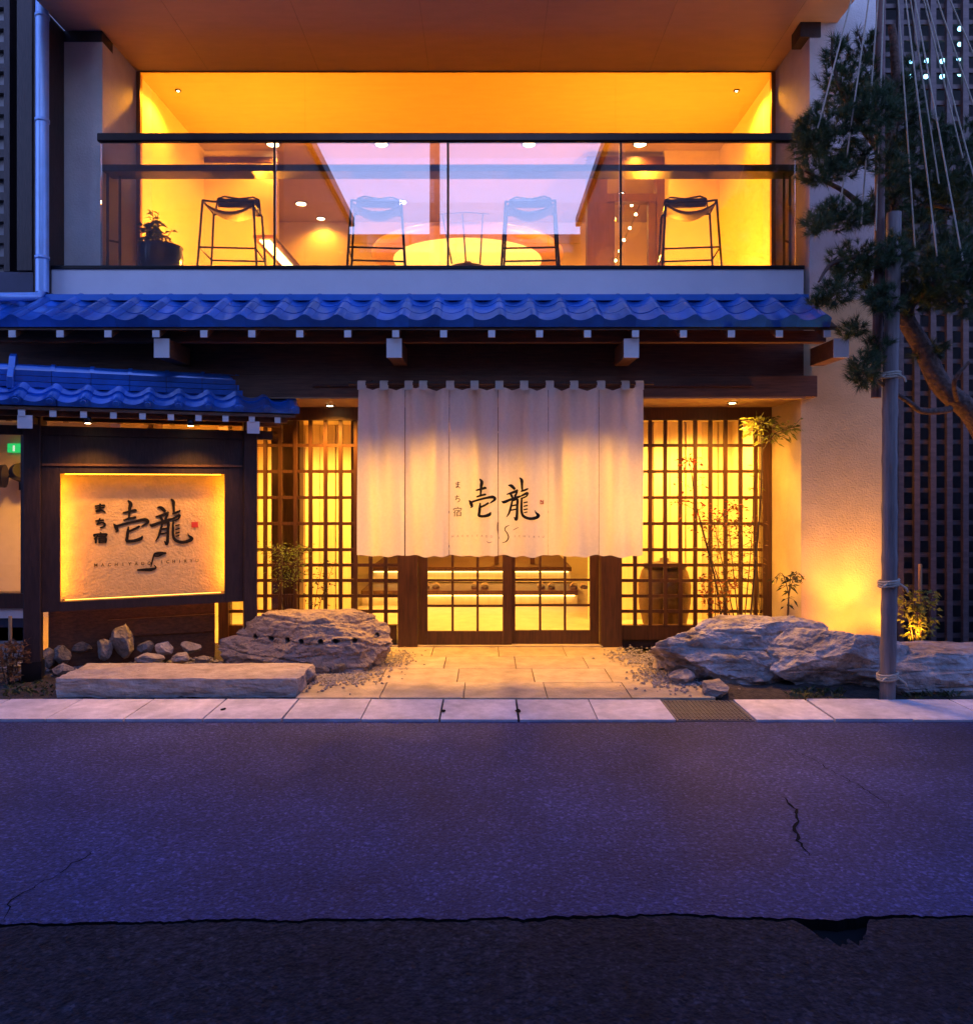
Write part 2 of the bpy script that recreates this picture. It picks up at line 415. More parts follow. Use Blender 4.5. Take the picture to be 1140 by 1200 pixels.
# window frame and panes on the glazing line
wf = bpy.data.objects.new('lounge_window', None); COL.objects.link(wf); wf.location = (0, YB, ZF); par(wf, inn)
MB().box(XL+.003, XR-.003, YB-.02, YB+.03, ZC-.010, ZC-.001).build('head', mat('window_head', (.42, .25, .12), .6), wf)
for xx in (XL+.022, XR-.022): MB().box(xx-.019, xx+.019, YB-.03, YB+.03, ZF, ZC-.011).build('jamb', mat('jamb_wood', (.30, .14, .06), .5, var=.2), wf)
gx = [XL+.045, -1.9, -.25, 1.35, XR-.045]
for a, c in zip(gx, gx[1:]): MB().box(a+.003, c-.003, YB-.016, YB-.008, ZF+.02, ZC-.006).build('glass_pane', glass_clear, wf)
# partition with wooden doorway inside the lounge (right) and short wall (left)
yp = 9.95
box('lounge_partition', wall_in, inn, 2.30, XR-.001, yp, yp+.12, ZF, ZC)
box('lounge_partition', wall_in, inn, XL+.001, -2.72, yp, yp+.12, ZF, ZC)
box('partition_header', wood, inn, XL+.01, -2.70, yp-.02, yp-.002, 5.86, 5.93)
dw = bpy.data.objects.new('lounge_doorway', None); COL.objects.link(dw); dw.location = (1.9, yp, ZF); par(dw, inn)
MB().box(1.30, 1.56, yp-.03, yp+.15, ZF, 5.93).build('post', wood, dw)
MB().box(2.20, 2.30, yp-.03, yp+.15, ZF, 5.93).build('post', wood, dw)
MB().box(1.562, 2.198, yp-.03, yp+.15, 5.82, 5.93).build('lintel', wood, dw)
MB().box(1.562, 2.198, yp-.01, yp+.12, 5.36, 5.46).build('transom', wood, dw)
MB().box(1.562, 1.66, yp+.0, yp+.10, ZF, 5.36).build('door_stile', wood, dw)
MB().box(2.10, 2.198, yp+.0, yp+.10, ZF, 5.36).build('door_stile', wood, dw)
# lit side console: a sloping strip of light along the left wall
MB().box(-2.66, -2.42, 8.75, 10.6, 4.50, 4.54).build('console_shelf', wood, inn)
MB().box(-2.60, -2.48, 8.8, 10.5, 4.485, 4.498).build('console_light', emit('console_led', (1, .62, .18), 14), inn)
# ceiling downlights upstairs
def downlight(x, y, z, power, r=.035, spot=150, par_=inn, col=WARM, soft=.03):
    o = bpy.data.objects.new('downlight', None); COL.objects.link(o); o.location = (x, y, z); par(o, par_)
    MB().lathe([(r+.02, -.008), (r+.02, 0)], (x, y, z), 20).build('trim_ring', rail_metal, o)
    MB().lathe([(r, -.012), (r, -.009)], (x, y, z), 16).build('lens', lamp_w, o)
    if power: light('downlight_lamp', 'SPOT', (x, y, z-.03), col, power, soft, spot=spot, blend=.7, parent=o)
ZU = ZC
for px in (320, 447, 620, 750):
    y = F*(ZU-EYE)/(565-168); downlight((px-570)*y/F, y, ZU, 150, r=.075)
for px, py in ((353, 238), (470, 236), (617, 237)):
    y = F*(ZU-EYE)/(565-py); downlight((px-570)*y/F, y, ZU, 130, r=.075)
for px, py in ((376, 260), (615, 257)):
    y = 12.5; downlight((px-570)*y/F, y, ZU, 90, r=.06)
for x in (XL+.28, XR-.28): downlight(x, 8.42, ZU, 170, r=.012)
downlight(2.0, 11.4, ZU, 150)  # added lamp, brightens the room behind the lounge doorway
fill_m = emit('fill_lamp_glow', (1, .42, .06), 5)
for i, (x, lab) in enumerate(((-2.5, 'added fill lamp in a round paper shade by the left stool, hidden behind the balcony parapet'), (1.75, 'added fill lamp in a round paper shade by the right stool, hidden behind the balcony parapet'))):
    t = thing('added_fill_lamp', (x, 8.45, ZF), lab, 'fill lamp')  # unseen fill lamp added below the parapet line, shaped as a lantern
    MB().lathe([(.08, 0), (.08, .02)], (x, 8.45, ZF), 16).build('base', black_metal, t)
    light('lounge_fill_light', 'POINT', (x, 8.45, ZF+.30), WARM, LOUNGE_FILL, .06, parent=t)
    MB().lathe([(.05, .02), (.10, .06), (.115, .13), (.09, .20), (.04, .225)], (x, 8.45, ZF), 20).build('fill_lamp_shade', fill_m, t)

# --- tiled eave
RY0, RY1, RZ0, RZ1 = 6.50, 7.05, 3.084, 3.385
sl = math.atan2(RZ1-RZ0, RY1-RY0); SL = math.hypot(RY1-RY0, RZ1-RZ0)
TW = .275
def tile_profile(n=14, w=TW, d=.022, h=.030):
    out = []
    for i in range(n+1):
        t = i/n
        if t < .62: z = -d*math.sin(math.pi*t/.62)
        else: z = h*math.sin(math.pi*(t-.62)/.38)
        out.append((t*(w+.012), z))
    return out
def tile_mesh(name, length, m, skirt=0.0, cap=False, w=TW):
    """Pan-and-roll tile: u across, v up the slope, w out of the slope; butt end at v = 0."""
    pr = tile_profile(w=w); b = MB(); k = len(pr); th = .020
    top = [(u, 0, z+.018) for u, z in pr]+[(u, length, z) for u, z in pr]
    b.add(top, [(i, i+1, k+i+1, k+i) for i in range(k-1)], True)
    b.add([(u, 0, z+.018) for u, z in pr]+[(u, 0, z+.018-th) for u, z in pr], [(k+i, k+i+1, i+1, i) for i in range(k-1)])
    b.add([(u, 0, z+.018-th) for u, z in pr]+[(u, length, z-th) for u, z in pr], [(i, k+i, k+i+1, i+1) for i in range(k-1)])
    b.add([(0, 0, pr[0][1]+.018), (0, length, pr[0][1]), (0, length, pr[0][1]-th), (0, 0, pr[0][1]+.018-th)], [(0, 1, 2, 3)])
    b.add([(pr[-1][0], 0, pr[-1][1]+.018), (pr[-1][0], length, pr[-1][1]), (pr[-1][0], length, pr[-1][1]-th), (pr[-1][0], 0, pr[-1][1]+.018-th)], [(3, 2, 1, 0)])
    if skirt:
        b.add([(u, -.004, z+.016) for u, z in pr]+[(u, -.004, -skirt) for u, z in pr], [(k+i, k+i+1, i+1, i) for i in range(k-1)])
        b.add([(u, .016, z) for u, z in pr]+[(u, .016, -skirt) for u, z in pr], [(i, i+1, k+i+1, k+i) for i in range(k-1)])
        b.add([(0, -.004, -skirt), (w+.012, -.004, -skirt), (w+.012, .016, -skirt), (0, .016, -skirt)], [(0, 3, 2, 1)])
    if cap:
        c = (w*.83, -.02, .012); r = .036
        ring = [(c[0]+r*math.cos(a), -.022, c[2]+r*math.sin(a)) for a in np.linspace(0, 2*math.pi, 15)[:-1]]
        ring2 = [(c[0]+r*math.cos(a), .03, c[2]+r*math.sin(a)) for a in np.linspace(0, 2*math.pi, 15)[:-1]]
        b.add(ring+ring2, [tuple(range(14))]+[(i, 14+i, 14+(i+1) % 14, (i+1) % 14) for i in range(14)], False)
        ring3 = [(c[0]+r*.62*math.cos(a), -.030, c[2]+r*.62*math.sin(a)) for a in np.linspace(0, 2*math.pi, 13)[:-1]]
        ring4 = [(c[0]+r*.74*math.cos(a), -.021, c[2]+r*.74*math.sin(a)) for a in np.linspace(0, 2*math.pi, 13)[:-1]]
        b.add(ring3+ring4, [tuple(range(12))]+[(i, 12+i, 12+(i+1) % 12, (i+1) % 12) for i in range(12)])
    me, _ = b.mesh(name, False); me.materials.append(m); return me
roof = bpy.data.objects.new('roof', None); COL.objects.link(roof); roof.location = (0, RY0, RZ0); par(roof, inn)
NR = 3; EXPO = SL/NR
t_eave = tile_mesh('eave_tile', EXPO+.06, tile_m, skirt=.062)
t_pan = tile_mesh('roof_tile', EXPO+.06, tile_m)
for c in range(-18, 12):
    for r in range(NR):
        x = c*TW-.12
        if x+TW > 3.04: continue
        M_ = Matrix.Translation((x, RY0+math.cos(sl)*EXPO*r, RZ0+math.sin(sl)*EXPO*r+.012)) @ Matrix.Rotation(sl+.05+random.uniform(-.008, .008), 4, 'X') @ Matrix.Rotation(random.uniform(-.008, .008), 4, 'Z')
        inst('eave_tile' if r == 0 else 'roof_tile', t_eave if r == 0 else t_pan, roof, M_)
# under-roof deck, rafters, purlin, brackets
d = MB(); dz = -.035
d.add([(-4.7, RY0+.05, RZ0+dz), (2.99, RY0+.05, RZ0+dz), (2.99, RY1, RZ1+dz), (-4.7, RY1, RZ1+dz), (-4.7, RY0+.05, RZ0+dz-.03), (2.99, RY0+.05, RZ0+dz-.03), (2.99, RY1, RZ1+dz-.03), (-4.7, RY1, RZ1+dz-.03)],
      [(0, 1, 2, 3), (7, 6, 5, 4), (0, 4, 5, 1), (1, 5, 6, 2), (2, 6, 7, 3), (3, 7, 4, 0)]); d.build('roof_deck', wood_h, roof)
box('roof_flashing', flash_m, roof, -4.7, 2.93, 6.98, 7.099, 3.375, 3.43)
for i in range(19):
    px = 15+56.1*i; Yr = 6.53
    X = (px-570)*Yr/F
    if X > 2.98: continue
    o = MB().bar((X, Yr, 2.980), (X, 7.0, 2.980+math.tan(sl)*.47), .055, .055).build('rafter', wood_h, inn)
    MB().box(X-.029, X+.029, Yr-.014, Yr-.003, 2.951, 3.010).build('rafter_end', white_end, o)
box('purlin', wood_h, inn, -4.7, 2.98, 6.74, 6.83, 2.952, 3.052)
for px in (190, 462, 739.5, 985):
    Yq = 6.60; X = (px-570)*Yq/F
    o = MB().box(X-.062, X+.062, Yq, 7.08, 2.792, 2.950).build('bracket_beam', wood_h, inn, bevel=.003)
    MB().box(X-.065, X+.065, Yq-.014, Yq-.002, 2.789, 2.953).build('bracket_end', white_end, o)
box('eave_wall', wood_h, inn, -4.7, 2.935, 7.11, 7.17, 2.705, 3.40)
box('lintel_beam', wood_h, inn, -4.7, 3.05, 7.08, 7.174, 2.507, 2.703, bevel=.004)
box('lintel_ledge', wood, inn, -1.6, 2.45, 7.055, 7.078, 2.60, 2.62)
box('porch_ceiling', mat('ceiling_board', (.34, .20, .10), .6, var=.25, scale=6, stretch=(1, 5, 1)), inn, -4.7, 2.938, 7.085, YD+.1, 2.493, 2.506)
box('eave_wall', wood_h, inn, -4.7, 2.92, YD+.02, YD+.12, 2.507, 3.5)
for px in (858, 690, 520, 380, 240):
    X = (px-570)*7.42/F; downlight(X, 7.42 if px > 800 else 7.68, 2.492, 300, r=.03, spot=150, col=WARM2, soft=.16)
# return wall panel of right pier (warm lit) is part of wall_pier; skirting
# --- door front at ground level
zt = 2.405
box('lattice_head', wood, inn, -2.75, 2.935, YD-.06, YD+.06, 2.36, 2.492)
box('base_board', wood, inn, -2.75, -.93, YD-.03, YD+.06, .09, .235)
box('base_board', wood, inn, 1.36, 2.935, YD-.03, YD+.06, .09, .235)
box('base_recess', darkwood, inn, -2.75, -.93, YD+.0, YD+.06, .0, .088)
box('base_recess', darkwood, inn, 1.36, 2.935, YD+.0, YD+.06, .0, .088)
for pxa, pxb in ((467, 490), (703, 727)):
    xa, xb = (pxa-570)*YD/F, (pxb-570)*YD/F
    box('door_post', wood, inn, xa, xb, YD-.09, YD+.07, .02, 2.358, bevel=.004)
box('corner_post', wood, inn, 2.845, 2.935, YD-.065, YD+.065, .236, 2.359)
box('corner_post', wood, inn, -2.76, -2.66, YD-.065, YD+.065, .0, 2.359)
def lattice(name, pxs, xa, xb):
    sc_ = bpy.data.objects.new(name, None); COL.objects.link(sc_); sc_.location = ((xa+xb)/2, YD, .236); par(sc_, inn)
    z0, z1 = .237, 2.359
    for px in pxs:
        X = (px-570)*YD/F
        if X-.02 < xa or X+.02 > xb: continue
        MB().box(X-.019, X+.019, YD-.035, YD-.002, z0, z1).build('vertical_bar', wood, sc_)
    for py in (522, 552.5, 583, 613.5, 644, 662, 680, 698, 716):
        z = EYE-(py-565)*YD/F
        MB().box(xa, xb, YD-.030, YD-.006, z-.016, z+.016).build('horizontal_bar', wood, sc_)
    MB().box(xa+.002, xb-.002, YD+.015, YD+.021, z0, z1).build('glass_pane', glass_clear, sc_)
lattice('lattice_screen', [294+17.6*i for i in range(0, 10)], -2.659, -.914)
lattice('lattice_screen', [743.5+17.6*i for i in range(0, 10)], 1.392, 2.844)
# sliding doors
def door(xa, xb, ya):
    d_ = bpy.data.objects.new('entrance_door', None); COL.objects.link(d_); d_.location = ((xa+xb)/2, ya, .036); par(d_, inn)
    sw = .095
    MB().box(xa, xa+sw, ya-.02, ya+.02, .036, 2.355).build('stile', wood, d_, bevel=.003)
    MB().box(xb-sw, xb, ya-.02, ya+.02, .036, 2.355).build('stile', wood, d_, bevel=.003)
    MB().box(xa+sw+.001, xb-sw-.001, ya-.019, ya+.019, .036, .175).build('bottom_rail', wood, d_)
    MB().box(xa+sw+.001, xb-sw-.001, ya-.019, ya+.019, 2.25, 2.355).build('top_rail', wood, d_)
    w = xb-xa-2*sw
    for q in (1/3, 2/3):
        X = xa+sw+w*q; MB().box(X-.012, X+.012, ya-.014, ya+.012, .176, 2.249).build('muntin', wood, d_)
    for py in (710, 680, 640, 600):
        z = EYE-(py-565)*YD/F; MB().box(xa+sw+.001, xb-sw-.001, ya-.012, ya+.010, z-.012, z+.012).build('muntin', wood, d_)
    MB().box(xa+sw+.002, xb-sw-.002, ya+.013, ya+.017, .18, 2.245).build('glass_pane', glass_clear, d_)
    hx = xb-sw*.5 if xa < 0 else xa+sw*.5
    MB().box(hx-.012, hx+.012, ya-.024, ya-.0205, .95, 1.15).build('door_pull', black_metal, d_)
door(-.705, .262, YD); door(.205, 1.172, YD+.045)
# --- ground-floor hall, seen through doors and lattice (closed box)
HY = 14.0
box('hall_wall', wall_in, inn, -3.5, -3.4, YD+.1, HY, 0, 2.46)
box('hall_wall', wall_in, inn, 3.0, 3.015, YD+.1, HY, 0, 2.46)
box('hall_wall', wall_in, inn, -3.5, 3.1, HY, HY+.1, 0, 2.6)
box('hall_ceiling', wall_in, inn, -3.5, 3.1, YD+.121, HY, 2.462, 2.55)
box('hall_floor', genkan_m, inn, -3.4, 3.0, YD+.08, HY, -.02, .032)
# light wood board wall behind the right lattice
bd = mat('pale_boards', (.74, .62, .42), .7, var=.12, scale=5, stretch=(4, 4, .4), rand=.14)
for i in range(9):
    xa = 1.25+.2*i
    box('wall_board', bd, inn, xa+.004, xa+.192, 9.42+.03*(i % 2), 9.52, .033, 2.46)
for i in range(8):
    xa = -3.35+.2*i
    box('wall_board', bd, inn, xa+.004, xa+.192, 9.92+.03*(i % 2), 10.02, .033, 2.46)
# brown pillar and the narrow posts behind the left lattice
box('hall_pillar', wood, inn, (318-570)*8.5/F, (351-570)*8.5/F, 8.5, 8.7, .033, 2.46)
box('hall_post', wood, inn, -.95*1.0-.62, -.95-.56, 8.9, 8.96, .033, 2.46)
box('hall_post', wood, inn, 1.38, 1.5, 8.85, 8.95, .033, 2.46)
# raised floor with lit steps
st = bpy.data.objects.new('raised_floor', None); COL.objects.link(st); st.location = (0, 10.4, .03); par(st, inn)
MB().box(-1.7, 1.24, 10.4, 11.2, .19, .25).build('step_tread', wood, st)
MB().box(-1.7, 1.24, 10.5, 11.2, .033, .188).build('step_riser', bd, st)
MB().box(-1.65, 1.2, 10.44, 10.47, .168, .187).build('step_light', led_m, st)
MB().box(-1.7, 1.24, 11.2, HY, .42, .48).build('step_tread', wood, st)
MB().box(-1.7, 1.24, 11.3, HY, .252, .418).build('step_riser', bd, st)
MB().box(-1.65, 1.2, 11.24, 11.27, .40, .417).build('step_light', led_m, st)
for xa in (-.98, .12, .66): box('hall_post', wood, inn, xa, xa+.07, 11.6, 11.68, .482, 2.46)
for (x, y, e) in ((-2.2, 8.9, 420), (-1.2, 9.2, 240), (1.65, 8.75, 330), (2.5, 8.8, 330), (.2, 9.3, 240), (-.4, 10.6, 160), (.3, 12.4, 300)):
    downlight(x, y, 2.461, e*1.35, r=.04, spot=165, col=WARM2, soft=.1)

# drain pipe on the inn's left corner
b = MB(); Xp = (49.5-570)*7.0/F
b.tube([(Xp, 7.0, 6.3), (Xp, 7.0, 3.45)], .056, 14)
b.tube([(Xp, 7.0, 3.47), (Xp, 6.95, 3.40), (Xp-.30, 6.72, 3.34)], .04, 10)
dp = b.build('drain_pipe', pipe_m, inn)
for z in (3.75, 5.0, 5.95): MB().lathe([(.062, 0), (.062, .03)], (Xp, 7.0, z), 16).build('pipe_bracket', pipe_m, dp)
box('corner_board', darkwood, inn, -4.16, -4.02, 7.06, 7.31, 3.43, ZC)

# ------------------------------------------------------------------ things upstairs
chair_m = black_metal
mesh_m = mat('woven_seat', (.10, .07, .055), .7, var=.3, scale=60)
def make_stool():
    t = thing('bar_stool', (0, 0, ZF), 'x', 'stool', 'bar stools at the balcony counter')
    w = .245; d = .2; zs = ZF+.76
    b = MB(); nu, nv = 14, 8
    vs = []
    for j in range(nv+1):
        for i in range(nu+1):
            u = i/nu*2-1; v = j/nv*2-1
            z = zs-.115*(1-u*u)*(1-.35*v*v)+.02*v
            vs.append((u*w*.93, v*d*.9, z))
    b.add(vs, [(j*(nu+1)+i, j*(nu+1)+i+1, (j+1)*(nu+1)+i+1, (j+1)*(nu+1)+i) for j in range(nv) for i in range(nu)], True)
    o = b.build('seat', mesh_m, t, recentre=False); m_ = o.modifiers.new('thick', 'SOLIDIFY'); m_.thickness = .012
    rim = [(-w, -d, zs), (-w*.6, -d, zs-.01), (w*.6, -d, zs-.01), (w, -d, zs), (w, d, zs), (-w, d, zs)]
    MB().tube(rim, .011, 8, closed=True).build('seat_rim', chair_m, t, recentre=False)
    back = [(-w*.95, d, zs), (-w*.86, d+.03, zs+.175), (-w*.6, d+.04, zs+.205), (0, d+.05, zs+.185), (w*.6, d+.04, zs+.205), (w*.86, d+.03, zs+.175), (w*.95, d, zs)]
    MB().tube(back, .010, 8).build('back_rail', chair_m, t, recentre=False)
    nb = MB(); nn = 16
    vs = [(Vector(back[1]).lerp(Vector(back[5]), i/nn).x, d+.035+.012*math.sin(math.pi*i/nn), zs+z_) for z_ in (.09, .185) for i in range(nn+1)]
    nb.add(vs, [(i, i+1, nn+2+i, nn+1+i) for i in range(nn)], True)
    o = nb.build('backrest', mesh_m, t, recentre=False); m_ = o.modifiers.new('thick', 'SOLIDIFY'); m_.thickness = .008
    for sx in (-1, 1):
        for sy in (-1, 1):
            MB().tube([(sx*w, sy*d, zs), (sx*(w+.045), sy*(d+.04), ZF)], .0115, 8).build('leg', chair_m, t, recentre=False)
    q = .62; fx, fy = w+.045*q, d+.04*q; fz = ZF+.76*(1-q)
    MB().tube([(-fx, -fy, fz), (fx, -fy, fz), (fx, fy, fz), (-fx, fy, fz)], .010, 8, closed=True).build('footrest', chair_m, t, recentre=False)
    return t
def copy_tree(o, parent=None):
    c = o.copy(); COL.objects.link(c)
    if parent:
        mi = o.matrix_parent_inverse.copy(); c.parent = parent; c.matrix_parent_inverse = mi
    for ch in o.children: copy_tree(ch, c)
    return c
s0 = make_stool()
stools = [(275, 'leftmost bar stool, black wire, between the potted plant and the bright slanted light strip', .08),
          (443, 'bar stool in front of the glowing round table\'s left end', .10),
          (621, 'bar stool in front of the glowing round table\'s right end', -.06),
          (805, 'rightmost bar stool, dark against the yellow wall beside the doorway', -.12)]
for i, (px, lab, rz) in enumerate(stools):
    o = s0 if i == 0 else copy_tree(s0)
    o.location = ((px-570)*7.85/F, 7.80, ZF); o.rotation_euler.z = rz; o['label'] = lab
# round glowing table
tb = thing('round_table', ((548-570)*10.0/F, 10.2, ZF), 'large round table with a glowing underside in the middle of the lounge', 'table')
c = ((548-570)*10.2/F, 10.2, 0)
MB().lathe([(1.20, 4.66), (1.26, 4.69), (1.26, 4.75), (1.24, 4.77)], c, 64).build('tabletop', mat('lacquered_top', (.55, .33, .12), .3, var=.1), tb)
MB().lathe([(.98, 4.645), (.98, 4.658)], c, 64).build('underlight', emit('table_led', (1, .55, .10), 2.4), tb)
MB().lathe([(.07, ZF), (.05, 4.644)], c, 32).build('pedestal', wood, tb)
# spindle chair between the two middle stools
cs = thing('spindle_chair', (-.28, 8.9, ZF), 'dark spindle back chair in front of the round table, between two stools', 'chair')
cx, cy = (548-570)*8.9/F, 8.9
MB().lathe([(.21, ZF+.42), (.22, ZF+.44), (.21, ZF+.46)], (cx, cy, 0), 24).build('seat', darkwood, cs)
for i in range(3):
    u = -.22+.20*i
    MB().tube([(cx+u*.8, cy-.17, ZF+.46), (cx+u*1.15-.03, cy-.25, ZF+1.0)], .009, 8).build('spindle', darkwood, cs)
MB().tube([(cx-.31, cy-.24, ZF+1.0), (cx, cy-.27, ZF+1.01), (cx+.25, cy-.24, ZF+1.0)], .006, 8).build('top_rail', darkwood, cs)
for sx in (-1, 1):
    for sy in (-1, 1): MB().tube([(cx+sx*.14, cy+sy*.14, ZF+.42), (cx+sx*.2, cy+sy*.2, ZF)], .014, 8).build('leg', darkwood, cs)
# planter
leaf_g = mat('leaf_green', (.045, .085, .02), .5, var=.5, scale=30, trans=.25)
def leaf(b, p, d, L, w, nrm=None, fold=.15):
    d = Vector(d).normalized(); s = d.cross(Vector(nrm) if nrm is not None else Vector((random.uniform(-1, 1), random.uniform(-1, 1), random.uniform(.2, 1))))
    if s.length < 1e-4: s = d.orthogonal()
    s.normalize(); nn = s.cross(d); p = Vector(p); dr_ = Vector((0, 0, -1))
    a = p; m1 = p+d*L*.45; tip = p+d*L+dr_*L*.18
    b.add([a, m1+s*w/2+nn*w*fold, tip, m1-s*w/2+nn*w*fold, m1], [(0, 4, 2, 1), (0, 3, 2, 4)])
pl = thing('potted_plant', ((188-570)*7.62/F, 7.62, ZF), 'leafy plant in a blue glazed pot at the left end of the balcony', 'potted plant')
pc = ((188-570)*7.62/F, 7.62, ZF)
MB().lathe([(.16, 0), (.20, .08), (.215, .20), (.205, .29), (.215, .31), (.195, .31), (.18, .27)], pc, 28).build('pot', mat('blue_glaze', (.012, .02, .07), .15, var=.5, scale=10), pl)
MB().lathe([(.185, .26), (.17, .285)], pc, 20).build('soil', soil_m, pl)
b = MB(); sb = MB()
for i in range(26):
    a = random.uniform(0, 6.28); h = random.uniform(.12, .38)
    base = Vector((pc[0]+random.uniform(-.05, .05)-.05, pc[1]+random.uniform(-.05, .05), pc[2]+.27)); tip = base+Vector((math.cos(a)*random.uniform(.02, .13), math.sin(a)*.1, h))
    sb.tube([base, base.lerp(tip, .5)+Vector((0, 0, .02)), tip], [.006, .005, .003], 5)
    for k_ in range(7):
        f = random.uniform(.45, 1); aa = random.uniform(0, 6.28)
        leaf(b, base.lerp(tip, f), (math.cos(aa), math.sin(aa), random.uniform(-.3, .5)), random.uniform(.06, .11), random.uniform(.03, .05))
b.build('foliage', leaf_g, pl); sb.build('stems', mat('stem', (.10, .07, .03), .7), pl)
# string of small bulbs inside the doorway
sl_ = thing('string_light', (1.9, 10.3, ZF), 'string of tiny warm bulbs hanging slantwise inside the lounge doorway', 'string lights')
bulb_m = emit('bulb', (1, .7, .3), 25)
pts = []
for px, py in ((751, 236), (745, 251), (738, 267), (731, 281), (726, 294), (721, 305)):
    pts.append(P(px, py, 10.6))
pts = [P(729, 237, 10.6), P(740, 240, 10.6)]+pts
MB().tube(pts, .005, 5).build('wire', black_metal, sl_)
for p in pts:
    MB().lathe([(.004, -.022), (.018, -.012), (.022, 0), (.018, .012), (.004, .022)], p, 10).build('bulb', bulb_m, sl_)
light('string_glow', 'POINT', P(735, 262, 10.9), WARM, 10, .2)

# ------------------------------------------------------------------ noren
YN = 6.93
nx_ = [420, 475, 526.5, 583.5, 642, 701, 753]
def Xn(px): return (px-570)*YN/F
ZN1, ZN0 = EYE+(565-454)*YN/F, EYE-(650-565)*YN/F
nor = thing('noren_curtain', (Xn(586), YN, ZN0), 'white split entrance curtain with black brush characters hung over the doors', 'entrance curtain')
ph = [random.uniform(0, 6.28) for _ in range(40)]
tabs = [424, 450, 479, 496, 527.5, 556, 585, 614, 644, 672.5, 704, 732.5, 749]
def cloth_y(px, s):
    """depth offset of the cloth (towards the camera is negative); s = 0 at the top, 1 at the hem"""
    k = max(j for j in range(6) if px >= nx_[j]-1e-6) if px >= nx_[0] else 0
    t = (px-nx_[k])/(nx_[k+1]-nx_[k])
    y = 0
    y += .046*math.sin(px*.115+ph[0]+1.2*s)*(.45+.55*s**.6)
    y += .022*math.sin(px*.245+ph[1]-1.6*s)
    y += .030*math.sin(px*.062+ph[2]+2.0*s)*s
    y += .010*math.sin(px*.42+ph[3]+.7*s)*(1-s)**1.5
    y += .016*(k % 2)*math.sin(math.pi*t)*s-.010*((2*t-1)**6)*s
    return y
for k in range(6):
    b = MB(); nu, nv = 44, 70
    xa, xb = nx_[k]+.35, nx_[k+1]-.35
    vs = []
    for j in range(nv+1):
        s = j/nv
        for i in range(nu+1):
            t = i/nu; px = xa+(xb-xa)*t
            near = min(abs(px-q) for q in tabs)
            sag = .030*max(0, min(1, (near-4)/12))*(1-s)**6
            hem = -.022*math.sin(math.pi*t)+.006*math.sin(px*.3)
            spread = 1+.0*s
            z = ZN1-sag-(ZN1-ZN0)*s+hem*s**4
            vs.append((Xn(px)+.003*s*math.sin(ph[5+k]), YN+cloth_y(px, s)+(.0 if k % 2 else .004), z))
    b.add(vs, [(j*(nu+1)+i, (j+1)*(nu+1)+i, (j+1)*(nu+1)+i+1, j*(nu+1)+i+1) for j in range(nv) for i in range(nu)], True)
    b.build('cloth_panel', cloth_m, nor)
zr = EYE+(565-449)*YN/F
MB().tube([(Xn(408), YN+.012, zr), (Xn(766), YN+.012, zr)], .016, 10).build('rod', wood, nor)
for px in (436, 737):
    MB().box(Xn(px)-.008, Xn(px)+.008, YN+.004, YN+.155, zr+.016, zr+.026).build('rod_hook', black_metal, nor)
for px in tabs:
    w = .036
    b = MB(); prof = [(-.024, -.062), (-.026, .0), (-.014, .019), (.012, .026), (.034, .016), (.036, -.055)]
    vs = [(Xn(px)+sx*w, YN+.0+yy, zr+zz) for sx in (-1, 1) for yy, zz in prof]
    b.add(vs, [(i, i+1, 7+i, 6+i) for i in range(5)], True)
    b.build('hanging_tab', cloth_m, nor)

# calligraphy: strokes as (x, y, width) in the pixel grid of a close-up; mapped onto cloth or board
K1 = [[(396, 138, 10), (408, 158, 20), (404, 185, 18), (402, 215, 13), (398, 262, 9)],
      [(368, 219, 9), (395, 212, 12), (432, 202, 15), (440, 207, 6)],
      [(372, 268, 9), (400, 258, 11), (434, 250, 12)],
      [(316, 296, 8), (326, 312, 18), (334, 338, 15), (326, 348, 5)],
      [(330, 308, 12), (380, 292, 12), (440, 276, 13), (488, 268, 18), (506, 284, 15), (480, 306, 9), (468, 314, 4)],
      [(455, 314, 12), (430, 330, 12), (398, 346, 11)],
      [(396, 318, 9), (393, 350, 15), (390, 382, 16), (388, 408, 17), (410, 413, 15), (440, 408, 17), (466, 396, 18), (474, 380, 6)]]
K2 = [[(608, 182, 8), (628, 186, 18), (650, 206, 16)],
      [(596, 248, 7), (628, 238, 13), (668, 224, 15), (672, 214, 6)],
      [(622, 246, 13), (634, 268, 14)], [(672, 232, 9), (656, 262, 14)],
      [(560, 302, 9), (575, 306, 17), (620, 288, 14), (672, 272, 15), (700, 262, 8)],
      [(636, 290, 9), (626, 335, 13), (610, 388, 11), (592, 416, 4)],
      [(634, 298, 9), (672, 288, 15), (672, 340, 15), (670, 400, 16), (664, 436, 18), (650, 420, 6)],
      [(632, 334, 9), (664, 328, 9)], [(626, 366, 9), (664, 360, 9)],
      [(694, 128, 9), (706, 145, 18), (708, 180, 14), (710, 214, 11)],
      [(704, 226, 9), (728, 218, 12), (748, 208, 9)],
      [(702, 262, 9), (724, 250, 13), (746, 240, 14), (740, 262, 9), (716, 276, 9)],
      [(706, 278, 11), (704, 330, 13), (706, 384, 14), (722, 414, 16), (762, 428, 17), (806, 420, 18), (824, 404, 20), (806, 382, 8), (800, 368, 4)],
      [(722, 312, 7), (744, 306, 8)], [(722, 338, 7), (744, 332, 8)], [(722, 364, 7), (744, 358, 8)], [(724, 386, 6), (742, 380, 7)]]
MA = [[(216, 166, 5), (244, 162, 6)], [(218, 178, 5), (242, 175, 5)], [(231, 156, 6), (231, 180, 6), (230, 194, 6), (220, 198, 6), (222, 190, 5), (234, 190, 6), (246, 202, 5)]]
